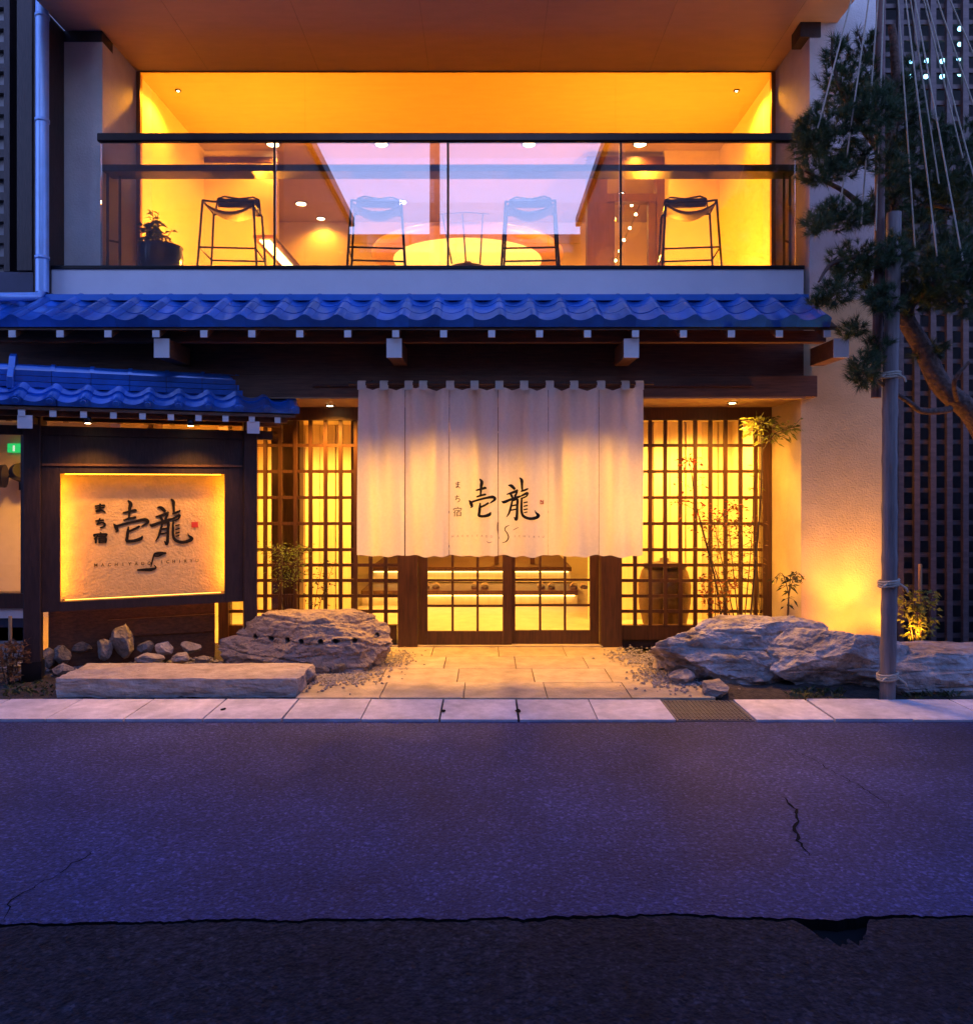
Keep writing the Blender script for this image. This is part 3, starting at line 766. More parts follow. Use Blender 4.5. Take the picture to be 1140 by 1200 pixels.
CHI = [[(212, 268, 5), (238, 264, 5)], [(226, 256, 5), (221, 276, 6), (216, 288, 5)], [(216, 288, 5), (232, 278, 5), (244, 286, 6), (240, 300, 6), (228, 306, 4)]]
YADO = [[(230, 344, 6), (231, 352, 5)], [(202, 364, 6), (203, 355, 6), (230, 352, 6), (256, 354, 6), (254, 364, 5)], [(216, 364, 5), (204, 384, 6)], [(209, 376, 6), (208, 410, 6)],
        [(222, 368, 5), (254, 367, 5)], [(238, 369, 5), (230, 380, 5)], [(223, 382, 5), (224, 410, 6)], [(224, 382, 5), (252, 381, 6), (252, 410, 6)], [(224, 395, 4), (252, 394, 4)], [(224, 408, 5), (252, 407, 5)]]
WS = [1.3]
def stroke_mesh(b, st, fn, zoff, n=8):
    """one brush stroke as a ribbon with rounded, uneven edges; fn maps (x, y, lift) to a point"""
    pts = [Vector(p) for p in st]
    q = []
    for i in range(len(pts)-1):
        p0, p1, p2, p3 = pts[max(i-1, 0)], pts[i], pts[i+1], pts[min(i+2, len(pts)-1)]
        for k_ in range(n):
            t = k_/n
            q.append(.5*((2*p1)+(p2-p0)*t+(2*p0-5*p1+4*p2-p3)*t*t+(3*p1-p0-3*p2+p3)*t**3))
    q.append(pts[-1]); m_ = len(q); L = []; Rr = []
    for i, p in enumerate(q):
        d = q[min(i+1, m_-1)]-q[max(i-1, 0)]; d.z = 0
        d = d.normalized() if d.length > 1e-6 else Vector((1, 0, 0)); s = Vector((-d.y, d.x, 0))
        w = max(1.5, p.z*WS[0])/2*(1+.10*noise.noise(Vector((p.x*.2, p.y*.2, 4))))
        L.append(fn(p.x+s.x*w, p.y+s.y*w, zoff)); Rr.append(fn(p.x-s.x*w, p.y-s.y*w, zoff))
    vs = [v for pr in zip(L, Rr) for v in pr]
    b.add(vs, [(2*i, 2*i+1, 2*i+3, 2*i+2) for i in range(m_-1)])
    for e, idx in ((q[0], 0), (q[-1], -1)):
        w = max(1.5, e.z*WS[0])/2; ring = [fn(e.x+w*math.cos(a), e.y+w*math.sin(a), zoff+.00015) for a in np.linspace(0, 6.283, 11)[:-1]]
        b.add(ring, [tuple(range(10))])
def glyphs(fn, strokes):
    b = MB()
    for i, s_ in enumerate(strokes): stroke_mesh(b, s_, fn, .0003*(i+1))
    return b
def on_noren(x, y, lift):
    px = 500+x/6.333; py = 540+y/6.333
    s = (py-454)/(650-454)
    return Vector((Xn(px), YN+cloth_y(px, s)-.009-lift, EYE-(py-565)*YN/F))
glyphs(on_noren, K1).build('brush_character', ink, nor)
glyphs(on_noren, K2).build('brush_character', ink, nor)
gi = mat('grey_ink', (.09, .07, .07), .8)
WS[0] = 1.0
for g_ in (MA, CHI, YADO): glyphs(on_noren, g_).build('small_character', gi, nor, kind='stuff')
glyphs(on_noren, [[(526, 455, 5), (524, 500, 7), (530, 550, 4), (536, 575, 3)]]).build('dragon_mark', mat('grey_ink_b', (.12, .09, .09), .8), nor)
glyphs(on_noren, [[(610, 480, 4), (588, 490, 7), (580, 512, 7), (598, 540, 8), (606, 570, 9), (590, 598, 8), (562, 608, 4)]]).build('dragon_mark', ink, nor)
glyphs(on_noren, [[(640, 515, 3), (660, 505, 6), (682, 496, 3)], [(446, 596, 3), (460, 606, 6), (482, 598, 3)]]).build('dragon_mark', ink_pale, nor)
b = MB()
for i in range(4):
    for j in range(4):
        if (i, j) in ((1, 2), (2, 0)): continue
        x0 = 838+i*7; y0 = 290+j*8
        b.add([on_noren(x0, y0, .001), on_noren(x0+6.4, y0, .001), on_noren(x0+6.4, y0+7.3, .001), on_noren(x0, y0+7.3, .001)], [(0, 1, 2, 3)])
b.build('red_seal', seal, nor)
def text_mesh(body, size, bold=0.0):
    cu = bpy.data.curves.new('t', 'FONT'); cu.body = body; cu.size = size; cu.offset = size*bold; cu.align_x = 'CENTER'; cu.align_y = 'CENTER'
    o = bpy.data.objects.new('t', cu); COL.objects.link(o); bpy.context.view_layer.update()
    me = bpy.data.meshes.new_from_object(o.evaluated_get(bpy.context.evaluated_depsgraph_get()))
    bpy.data.objects.remove(o); bpy.data.curves.remove(cu); return me
def letters(line, cx0, cx1, cy, size, fn, m, name, parent, bold=0.0):
    b = MB(); n_ = len(line)
    for i, ch in enumerate(line):
        if ch == ' ': continue
        me = text_mesh(ch, size, bold); cx_ = cx0+(cx1-cx0)*i/(n_-1)
        b.add([fn(cx_+v.co.x, cy-v.co.y, .001) for v in me.vertices], [tuple(p.vertices) for p in me.polygons]); bpy.data.meshes.remove(me)
    return b.build(name, m, parent, kind='stuff')
letters('MACHIYADO', 195, 480, 560, 22, on_noren, ink_pale, 'small_lettering', nor)
letters('ICHIRYU', 655, 862, 562, 22, on_noren, ink_pale, 'small_lettering', nor)

# ------------------------------------------------------------------ roofed sign board
PL = Vector((-3.865, 6.55, 0)); PR = Vector((-2.216, 7.2, 0))
ux = (PR-PL).normalized(); vx = Vector((ux.y, -ux.x, 0)); LS = (PR-PL).length
SM = Matrix(((ux.x, vx.x, 0, PL.x), (ux.y, vx.y, 0, PL.y), (0, 0, 1, 0), (0, 0, 0, 1)))     # local (a, b, z) to world; b points at the street
sign = thing('roofed_signboard', (PL+PR)/2, 'freestanding dark wooden signboard with its own tiled roof and lit panel', 'signboard')
def sbox(name, m, a0, a1, b0, b1, z0, z1, parent=sign, bevel=0.0):
    return MB().box(a0, a1, b0, b1, z0, z1, SM).build(name, m, parent, bevel)
sbox('post', darkwood, -.065, .065, -.07, .07, 0.0, 2.30, bevel=.006)
sbox('post', darkwood, LS-.06, LS+.06, -.07, .07, .10, 2.30, bevel=.006)
sbox('post_base', darkwood, LS-.085, LS+.085, -.09, .09, .06, .13)
sbox('post_shoe', black_metal, -.075, .075, -.08, .08, .0, .20)
fa0, fa1, fz0, fz1 = .205, 1.545, .69, 1.795
sbox('frame_board', darkwood, .066, fa0, -.015, .035, .61, 2.12)
sbox('frame_side', darkwood, .066, fa0-.06, -.16, -.016, .61, 2.12)
sbox('frame_board', darkwood, fa1, LS-.061, -.015, .035, .61, 2.12)
sbox('frame_side', darkwood, fa1+.06, LS-.061, -.16, -.016, .61, 2.12)
sbox('frame_board', darkwood, fa0+.001, fa1-.001, -.16, .034, fz1, 2.119)
sbox('frame_board', darkwood, fa0+.001, fa1-.001, -.16, .04, .61, fz0)
sbox('cross_rail', darkwood, -.35, LS+.2, -.05, .05, 2.121, 2.20)
sbox('frame_trim', wood_h, .07, LS-.07, .036, .05, 1.86, 1.88)
sign_plaster = mat('sign_plaster', (.72, .46, .19), .9, var=.12, scale=10, bump=.5, bscale=45)
sbox('sign_panel', sign_plaster, fa0-.059, fa1+.059, -.158, -.141, fz0, fz1)
sled = emit('sign_led', (1, .38, .012), 44)
sbox('light_strip', sled, fa0-.045, fa0-.030, -.06, -.04, fz0+.03, fz1-.03)
sbox('light_strip', sled, fa1+.030, fa1+.045, -.06, -.04, fz0+.03, fz1-.03)
sbox('light_strip', emit('sign_led_dim', (1, .38, .012), 16), fa0+.03, fa1-.03, -.045, -.035, fz1-.008, fz1-.003)
sbox('light_strip', emit('sign_led_dim_low', (1, .38, .012), 5), fa0+.03, fa1-.03, -.045, -.035, fz0+.003, fz0+.008)
for bzz in ((fa0+.0205, fa0+.026), (fa1-.026, fa1-.0205)):
    pass
def on_sign(X, Y_, lift):
    """close-up of the sign: 5.43 px per photo px, origin (70, 540)"""
    u = (X-25)/(1052-25); v = (Y_-82)/(875-82)
    return SM @ Vector((fa0+u*(fa1-fa0), -.139+.004+lift, fz1-v*(fz1-fz0)))
def scl(st, f): return [[f(x, y)+(w*1.12,) for x, y, w in s_] for s_ in st]
mp1 = lambda x, y: (335+(x-315)*215/190, 258+(y-138)*268/282)
mp2 = lambda x, y: (566+(x-560)*270/265, 250+(y-128)*292/308)
def small(st, x0, x1, y0, y1, X0_, X1_, Y0_, Y1_): return [[(X0_+(x-x0)/(x1-x0)*(X1_-X0_), Y0_+(y-y0)/(y1-y0)*(Y1_-Y0_), w*1.9) for x, y, w in s_] for s_ in st]
def sign_ink(b, name, m=ink, t=.006):
    o = b.build(name, m, sign); s_ = o.modifiers.new('thick', 'SOLIDIFY'); s_.thickness = t; s_.offset = 0; return o
WS[0] = 1.12; sign_ink(glyphs(on_sign, scl(K1, mp1)), 'brush_character'); sign_ink(glyphs(on_sign, scl(K2, mp2)), 'brush_character')
for g_ in (small(MA, 216, 246, 156, 202, 222, 280, 278, 328), small(CHI, 212, 244, 256, 306, 226, 280, 370, 428), small(YADO, 202, 256, 344, 410, 216, 290, 462, 522)): sign_ink(glyphs(on_sign, g_), 'small_character')['kind'] = 'stuff'
b = MB(); b.add([on_sign(834, 402, .002), on_sign(878, 402, .002), on_sign(878, 438, .002), on_sign(834, 438, .002)], [(0, 1, 2, 3)]); sign_ink(b, 'red_seal', seal)
letters('MACHIYADO', 225, 560, 668, 29, on_sign, ink, 'small_lettering', sign, .01)
letters('ICHIRYU', 640, 872, 662, 29, on_sign, ink, 'small_lettering', sign, .01)
sign_ink(glyphs(on_sign, [[(570, 690, 5), (578, 655, 9), (586, 625, 9), (596, 606, 12), (628, 604, 20), (664, 604, 12)], [(590, 620, 8), (620, 622, 9), (650, 610, 6)], [(486, 708, 8), (530, 708, 16), (575, 708, 18), (602, 698, 8), (592, 682, 5)]]), 'dragon_mark')
# little roof
sroof = bpy.data.objects.new('roof', None); COL.objects.link(sroof); sroof.location = SM @ Vector((LS/2, 0, 2.3)); par(sroof, sign)
ra0, ra1 = -.75, 2.16
rz_e, rz_r, rb = 2.375, 2.545, .40
ssl = math.atan2(rz_r-rz_e, rb-.05); SSL = math.hypot(rz_r-rz_e, rb-.05)
STW = .242; SEX = SSL/2
ste = tile_mesh('eave_tile', SEX+.05, tile_m, skirt=.035, cap=True, w=STW); stp = tile_mesh('roof_tile', SEX+.05, tile_m, w=STW)
ncol = int((ra1-ra0)/STW)
for side in (1, -1):
    for c_ in range(ncol):
        for r in range(2):
            a = ra1-STW*(ncol-c_)
            if side == 1: L = Matrix.Translation((a, rb-math.cos(ssl)*SEX*r, rz_e+math.sin(ssl)*SEX*r)) @ Matrix(((1, 0, 0, 0), (0, -math.cos(ssl), math.sin(ssl), 0), (0, math.sin(ssl), math.cos(ssl), 0), (0, 0, 0, 1)))
            else: L = Matrix.Translation((a+STW, -rb+math.cos(ssl)*SEX*r, rz_e+math.sin(ssl)*SEX*r)) @ Matrix(((-1, 0, 0, 0), (0, math.cos(ssl), -math.sin(ssl), 0), (0, math.sin(ssl), math.cos(ssl), 0), (0, 0, 0, 1)))
            inst('eave_tile' if r == 0 else 'roof_tile', ste if r == 0 else stp, sroof, SM @ L)
# ridge: stacked flat tiles and a round cap course
for i in range(3):
    hw = .10-.012*i
    x_ = ra0
    while x_ < ra1-.30:
        x1 = min(x_+.30, ra1-.14)
        sbox('ridge_tile', tile_m, x_+.002, x1-.002, -hw, hw, 2.52+.05*i, 2.52+.05*i+.044, parent=sroof)
        x_ = x1
x_ = ra0
while x_ < ra1-.30:
    x1 = min(x_+.30, ra1-.14); b = MB()
    pr = [(math.cos(t)*.068, math.sin(t)*.058) for t in np.linspace(0, math.pi, 11)]
    vs = [SM @ Vector((a, p, 2.665+q)) for a in (x_, x1-.004) for p, q in pr]
    b.add(vs, [(i, i+1, 12+i, 11+i) for i in range(10)], True)
    b.add([SM @ Vector((a, p*1.12, 2.666+q*1.16)) for a in (x_-.012, x_+.022) for p, q in pr], [(i, i+1, 12+i, 11+i) for i in range(10)], True)
    b.add([SM @ Vector((a, p*1.12, 2.666+q*1.16)) for a in (x_+.022,) for p, q in pr], [tuple(range(11))])
    b.build('ridge_cap', tile_m, sroof); x_ = x1
for a in (ra1-.15, -.17):
    b = MB(); out = [(-.15, 2.50), (-.15, 2.60), (-.09, 2.68), (-.05, 2.78), (0, 2.81), (.05, 2.78), (.09, 2.68), (.15, 2.60), (.15, 2.50)]
    vs = [SM @ Vector((a+q, p, z)) for q in (0, .05) for p, z in out]; k_ = len(out)
    b.add(vs, [tuple(range(k_)), tuple(range(2*k_-1, k_-1, -1))]+[(i, k_+i, k_+(i+1) % k_, (i+1) % k_) for i in range(k_)]); b.build('ridge_end', tile_m, sroof, bevel=.006)
for sgn in (1, -1):
    b = MB(); p0 = (sgn*(rb-.02), rz_e-.045); p1 = (0, rz_r-.02)
    vs = [SM @ Vector((a, p, z+dz)) for a in (ra0, ra1-.02) for (p, z) in (p0, p1) for dz in (0, -.025)]
    b.add(vs, [(0, 2, 6, 4), (1, 5, 7, 3), (0, 4, 5, 1), (2, 3, 7, 6), (0, 1, 3, 2), (4, 6, 7, 5)]); b.build('roof_deck', wood_h, sroof)
for i in range(13):
    a = ra0+.06+STW*i*.92
    if a > ra1-.03: continue
    for sgn in (1, -1):
        p0 = SM @ Vector((a, sgn*(rb-.03), rz_e-.095)); p1 = SM @ Vector((a, sgn*.02, rz_r-.075))
        o = MB().bar(p0, p1, .046, .046).build('rafter', wood_h, sign)
        if sgn == 1: MB().box(a-.025, a+.025, rb-.028, rb-.020, rz_e-.122, rz_e-.070, SM).build('rafter_end', white_end, o)
for a in (0, LS):
    o = sbox('bracket_arm', darkwood, a-.05, a+.05, -.36, .36, 2.201, 2.262); MB().box(a-.053, a+.053, .361, .372, 2.155, 2.262, SM).build('bracket_end', white_end, o)
sbox('eave_beam', wood_h, ra0+.05, ra1-.08, .24, .31, 2.263, 2.32)
o = sbox('eave_beam', wood_h, ra0+.05, ra1-.08, -.31, -.24, 2.263, 2.32)
for a_ in (.45, 1.25):
    q_ = SM @ Vector((a_, .335, 2.262)); dl_ = bpy.data.objects.new('downlight', None); COL.objects.link(dl_); dl_.location = q_; par(dl_, sign)
    MB().lathe([(.03, -.05), (.03, 0)], q_, 14).build('housing', black_metal, dl_); MB().lathe([(.022, -.053), (.022, -.0505)], q_, 14).build('lens', lamp_w, dl_)
    light('sign_lamp', 'SPOT', q_-Vector((0, 0, .07)), WARM2, 48, .03, spot=120, blend=.8, parent=dl_)
sbox('base_panel', wood_h, .07, LS-.3, -.34, -.30, .05, .60)
sbox('base_panel', wood_h, .55, LS-.30, -.295, -.27, .30, .46)

# ------------------------------------------------------------------ rocks
def rock(name, c, size, seed, m, sub=4, cuts=16, rough=.10, flat=None, cut=(.62, .95), label=None, cat=None, group=None, holes=None, freq=2.3):
    bm = bmesh.new(); bmesh.ops.create_icosphere(bm, subdivisions=sub, radius=1)
    rnd = random.Random(seed); pl_ = []
    for i in range(cuts):
        v = Vector((rnd.gauss(0, 1), rnd.gauss(0, 1), rnd.gauss(0, .8))).normalized(); pl_.append((v, rnd.uniform(*cut)))
    if flat: pl_.append((Vector((0, 0, 1)), flat))
    off = Vector((seed*7.3, seed*3.1, seed))
    for v in bm.verts:
        p = v.co.copy()
        p *= 1+.16*noise.fractal(p*1.6+off, 1.0, 2.0, 4)
        for nrm, dd in pl_:
            dd2 = dd+.035*noise.noise(p*2.2+nrm*9)
            e = p.dot(nrm)-dd2
            if e > 0: p -= nrm*e
        led = abs(((p.x*.35+p.z*2.6+.5*noise.noise(p*1.5+off)) % 1.0)-.5)
        n_ = noise.fractal(p*freq*2+off, .8, 2.2, 8)*rough*.45-max(0, .09-led)*rough*3.2+abs(noise.noise(Vector((p.x*3, p.y*3, p.z*9))+off))*rough*.3
        nn = p.normalized(); p += nn*n_
        v.co = Vector((p.x*size[0], p.y*size[1], p.z*size[2]))
    zmin = min(v.co.z for v in bm.verts)
    for v in bm.verts: v.co.z -= zmin
    if holes:
        for (hx, hz) in holes:
            best = [v for v in bm.verts if abs(v.co.x-hx) < .022 and abs(v.co.z-hz) < .022 and v.normal.y < -.1 and v.co.y < 0]
            for v in best:
                if (v.co.x-hx)**2+(v.co.z-hz)**2 < .022**2: v.co.y += .10
    me = bpy.data.meshes.new(name); bm.to_mesh(me); bm.free(); me.materials.append(m)
    if sub == 99: me.polygons.foreach_set('use_smooth', [True]*len(me.polygons))
    o = bpy.data.objects.new(name, me); COL.objects.link(o); o.location = c
    return props(o, label, cat, group)
rock('boulder', (-1.56, 7.15, -.20), (.98, .46, .43), 11, rock_t, sub=7, cuts=26, rough=.10, flat=.70, cut=(.60, .92), label='tan boulder with a row of drill holes left of the doors', cat='boulder',
     holes=[(-.55+.155*i+random.uniform(-.02, .02), .50) for i in range(8)])
rock('boulder', (2.26, 6.75, -.20), (.98, .54, .43), 23, rock_m, sub=7, cuts=26, rough=.12, flat=.74, cut=(.55, .9), label='large craggy boulder right of the doors with bluish sloping face', cat='boulder')
rock('boulder', (2.95, 6.48, -.10), (.62, .30, .36), 31, rock_m, sub=6, cuts=14, rough=.1, flat=.8, cut=(.6, .9), label='brown boulder behind the bamboo pole under the wall uplight', cat='boulder')
rock('boulder', (3.75, 6.50, -.14), (1.25, .36, .28), 47, rock_m, sub=6, cuts=14, rough=.1, flat=.7, cut=(.6, .9), label='long low bluish boulder right of the bamboo pole', cat='boulder')
# pale dressed slab
bm = bmesh.new(); bmesh.ops.create_cube(bm, size=1); bmesh.ops.subdivide_edges(bm, edges=bm.edges[:], cuts=40, use_grid_fill=True)
for v in bm.verts:
    p = v.co.copy(); rr = noise.fractal(Vector((p.x*9, p.y*4, p.z*2)), 1, 2, 5)
    side = max(abs(p.x)*2, abs(p.y)*2)
    q = Vector((p.x*1.93, p.y*.52, p.z*.15))
    if side > .98: q.x += .018*rr*(1 if p.x > 0 else -1)+.05*noise.noise(Vector((p.y*3, p.x*2, 1))); q.y += .016*rr+.03*noise.noise(Vector((p.x*4, 2, 0)))
    q.z += .010*noise.fractal(Vector((p.x*7, p.y*4, 7)), 1, 2, 4)
    v.co = q
me = bpy.data.meshes.new('stone_slab'); bm.to_mesh(me); bm.free(); me.materials.append(slab_m)
o = bpy.data.objects.new('stone_slab', me); COL.objects.link(o); o.location = (-2.46, 6.36, .082); o.rotation_euler.z = .0
props(o, 'long pale stone slab lying at the kerb in front of the signboard', 'stone slab')
# loose stones behind the slab
stones = [(95, 755, 27, 15, 'flat rounded stone leftmost of the pile under the sign'), (143, 752, 32, 34, 'tall upright tan stone in the pile under the sign'), (73, 768, 20, 20, 'dark stone beside the sign\'s left post'), (122, 760, 20, 24, 'narrow grey stone beside the tall upright one'),
          (170, 757, 22, 14, 'small pale stone right of the tall upright one'), (193, 758, 22, 14, 'brownish wedge stone in the middle of the pile'), (223, 757, 24, 13, 'pale flat stone near the drilled boulder'), (173, 770, 34, 10, 'flat grey stone just behind the slab'),
          (213, 770, 24, 11, 'small grey stone behind the slab\'s middle'), (238, 772, 18, 9, 'smallest stone behind the slab\'s right half'), (72, 784, 22, 14, 'rounded dark stone at the slab\'s left end'), (55, 770, 18, 20, 'dark stone tight against the left post')]
for i, (px, py, w, h, lab) in enumerate(stones):
    Y = 6.62+.38*(785-py)/30; zb = .02+.02*(Y-6.6); s_ = Y/F
    zz = max(0.0, EYE-(py+h/2-565)*s_)-.02
    rock('loose_stone', ((px-570)*s_, Y, zz), (w*s_*.56, w*s_*.45, h*s_*.62), 100+i, rock_d, sub=4, cuts=14, rough=.10, cut=(.55, .9), label=lab, cat='stone', group='stones piled under the signboard')
stones2 = [(356, 792, 30, 18, 'dark stone between the slab and the drilled boulder'), (375, 783, 26, 14, 'flat dark stone at the drilled boulder\'s foot'), (398, 783, 18, 14, 'dark round stone at the right foot of the drilled boulder'), (421, 778, 16, 10, 'pale yellowish splinter stone beside the entrance path'),
           (785, 772, 26, 16, 'brown stone at the left foot of the big right boulder'), (800, 793, 24, 14, 'grey stone below the big right boulder\'s left end'), (838, 806, 30, 14, 'dark stone under the front edge of the right boulder'), (772, 778, 18, 12, 'small tan stone by the path\'s right edge'), (820, 785, 24, 20, 'angular stone leaning on the right boulder'),
           (1065, 757, 28, 20, 'pale stone behind the low boulder, beside the staked shrub'), (1105, 755, 24, 16, 'small reddish stone before the dark lattice'), (1125, 758, 22, 14, 'small grey stone at the right edge before the lattice'), (1035, 752, 24, 22, 'stone behind the bamboo pole')]
for i, (px, py, w, h, lab) in enumerate(stones2):
    zb = .02; Y = F*(EYE-zb)/(py+h/2-565); Y = min(Y, 7.3); s_ = Y/F*(1.35 if 780 < px < 845 else 1.0); X_ = (px-570)*Y/F
    rock('loose_stone', (X_, Y, zb-.02), (w*s_*.56, w*s_*.5, h*s_*.62), 200+i, rock_d, sub=4, cuts=14, rough=.10, cut=(.55, .9), label=lab, cat='stone', group='stones around the forecourt')
# gravel
def gravel(name, regions, label):
    b = MB(); rnd = random.Random(5)
    base = [(0, 0, 1), (1, 0, 0), (0, 1, 0), (-1, 0, 0), (0, -1, 0), (0, 0, -.6)]
    fs = [(0, 1, 2), (0, 2, 3), (0, 3, 4), (0, 4, 1), (5, 2, 1), (5, 3, 2), (5, 4, 3), (5, 1, 4)]
    for (x0, x1, y0, y1, n_, s0_, s1_, z) in regions:
        for i in range(n_):
            r = rnd.uniform(s0_, s1_); c_ = ((x0+x1)/2+rnd.gauss(0, .30)*(x1-x0), (y0+y1)/2+rnd.gauss(0, .27)*(y1-y0), z); a = rnd.uniform(0, 6.28)
            vs = [(c_[0]+(v[0]*math.cos(a)-v[1]*math.sin(a))*r*rnd.uniform(.7, 1.3), c_[1]+(v[0]*math.sin(a)+v[1]*math.cos(a))*r*rnd.uniform(.7, 1.3), c_[2]+v[2]*r*rnd.uniform(.5, .8)) for v in base]
            b.add(vs, fs)
    return b.build(name, pebble_m, None, kind='stuff', label=label)
gravel('gravel', [(-1.62, -1.0, 6.35, 7.0, 700, .008, .022, .035), (-1.1, -.72, 7.0, 7.75, 350, .007, .016, .035), (1.35, 1.9, 6.25, 7.0, 600, .007, .02, .035), (1.25, 1.75, 7.0, 7.8, 500, .007, .018, .035), (-4.2, -2.2, 6.65, 7.3, 900, .010, .03, .05), (3.3, 5.2, 6.8, 7.5, 500, .008, .025, .05)], 'loose gravel around the rocks and path edges')

# ------------------------------------------------------------------ bamboo pole with ropes
bam = mat('weathered_bamboo', (.19, .15, .135), .5, var=.3, scale=5, stretch=(8, 8, .6), bump=.15, bscale=25)
bam2 = mat('reddish_pole', (.20, .11, .09), .6, var=.35, scale=5, stretch=(8, 8, .6), bump=.3, bscale=25)
straw = mat('straw_rope', (.42, .36, .27), .9, var=.2, scale=50)
pole = thing('support_pole', (3.11, 6.07, 0), 'tall weathered pole at the kerb with ropes fanning down to the pine', 'pole')
def pole_mesh(x, y, z0, z1, r, nodes, m, name, lean=0):
    pts = []; rs = []
    z = z0; zs = np.linspace(z0, z1, 60)
    for z in zs:
        rr = r*(1-.06*(z-z0)/(z1-z0))
        for nz in nodes:
            if abs(z-nz) < .03: rr *= 1.08
        pts.append((x+lean*(z-z0)+.006*math.sin(z*2.1), y, z)); rs.append(rr)
    return MB().tube(pts, rs, 14).build(name, m, pole)
Xq = (1041-570)*6.07/F
pole_mesh(Xq-.01, 6.07, 0.0, 3.85, .058, (.38, .72, 1.1, 1.5, 1.9, 2.3), bam, 'bamboo_shaft', .012)
pole_mesh((1031-570)*6.13/F, 6.18, 2.40, 6.9, .038, (), bam2, 'upper_shaft', .012)
for py in (440, 683, 792):
    z = EYE-(py-565)*6.07/F; b = MB(); xo = Xq-.01+.012*z; rr = .075
    cc = (xo-(.03 if py == 440 else 0), 6.07+(.05 if py == 440 else 0))
    rr = .115 if py == 440 else .073
    for k_ in range(3):
        b.tube([(cc[0]+rr*math.cos(a), cc[1]+rr*math.sin(a), z+.018*(k_-1)+.012*math.cos(a)) for a in np.linspace(0, 6.283, 19)[:-1]], .010, 6, closed=True)
    b.tube([(cc[0]+.05, cc[1]-rr, z), (cc[0]+.085, cc[1]-rr-.03, z-.03), (cc[0]+.10, cc[1]-rr-.02, z-.06)], .008, 6)
    b.tube([(cc[0]-.05, cc[1]-rr, z), (cc[0]-.09, cc[1]-rr-.02, z-.02)], .008, 6)
    b.build('rope_binding', straw, pole)
apex = P(1041, -168, 6.15)
for px, py, Y in ((958, 150, 6.0), (985, 235, 6.0), (1009, 262, 6.05), (1026, 270, 6.0), (1100, 215, 6.2), (1098, 300, 5.9), (1072, 290, 6.1), (1128, 185, 6.2), (1128, 305, 5.85), (1150, 150, 6.2), (1155, 260, 6.0), (1165, 120, 6.3)):
    MB().tube([apex, P(px, py, Y)], .0062, 6).build('support_rope', straw, pole)

# ------------------------------------------------------------------ pine
bark = mat('pine_bark', (.11, .06, .04), .85, var=.5, scale=25, bump=1.0, bscale=30)
needle = mat('pine_needles', (.045, .085, .028), .55, var=.6, scale=9, trans=.15)
pine = thing('pine_tree', (4.5, 6.5, 0), 'dark pine with crooked reddish trunk held by ropes at the right edge', 'pine tree')
def spline(pts, n=6):
    pts = [Vector(p) for p in pts]; q = []
    for i in range(len(pts)-1):
        p0, p1, p2, p3 = pts[max(i-1, 0)], pts[i], pts[i+1], pts[min(i+2, len(pts)-1)]
        for k_ in range(n):
            t = k_/n; q.append(.5*((2*p1)+(p2-p0)*t+(2*p0-5*p1+4*p2-p3)*t*t+(3*p1-p0-3*p2+p3)*t**3))
    q.append(pts[-1]); return q
def limb(pts, r0, r1, name='branch'):
    q = spline(pts); n_ = len(q)
    q = [p+Vector((noise.noise(p*4), noise.noise(p*4+Vector((9, 0, 0))), noise.noise(p*4+Vector((0, 9, 0)))))*.018 for p in q]
    MB().tube(q, [r0+(r1-r0)*i/(n_-1) for i in range(n_)], 9).build(name, bark, pine)
limb([(4.75, 6.55, 0), (4.6, 6.5, .9), (4.35, 6.4, 1.6), P(1150, 500, 6.3), P(1105, 455, 6.3), P(1080, 405, 6.3), P(1060, 370, 6.3), P(1045, 320, 6.35), P(1052, 260, 6.4), P(1042, 190, 6.4), P(1050, 100, 6.4), P(1045, 30, 6.4)], .11, .03, 'trunk')
limb([P(1112, 480, 6.25), P(1080, 482, 6.15), P(1060, 470, 6.1), P(1020, 440, 6.05), P(1000, 430, 6.0)], .030, .008)
limb([P(1120, 470, 6.2), P(1118, 445, 6.0), P(1135, 425, 5.95)], .022, .012)
limb([P(1045, 320, 6.35), P(1010, 300, 6.2), P(975, 310, 6.1), P(960, 330, 6.0)], .035, .008)
limb([P(1050, 260, 6.4), P(1010, 240, 6.3), P(975, 215, 6.2), P(945, 200, 6.1)], .035, .008)
limb([P(1045, 190, 6.4), P(1010, 150, 6.3), P(980, 90, 6.2), P(975, 45, 6.2)], .03, .008)
limb([P(1050, 100, 6.4), P(1020, 70, 6.3), P(1005, 40, 6.3)], .02, .006)
limb([P(1060, 370, 6.3), P(1095, 330, 6.1), P(1130, 320, 6.0), P(1170, 330, 5.9)], .035, .01)
limb([P(1052, 260, 6.4), P(1090, 240, 6.5), P(1130, 250, 6.5)], .03, .01)
limb([P(1046, 150, 6.4), P(1080, 130, 6.5), P(1110, 160, 6.5)], .025, .008)
rng = np.random.default_rng(3)
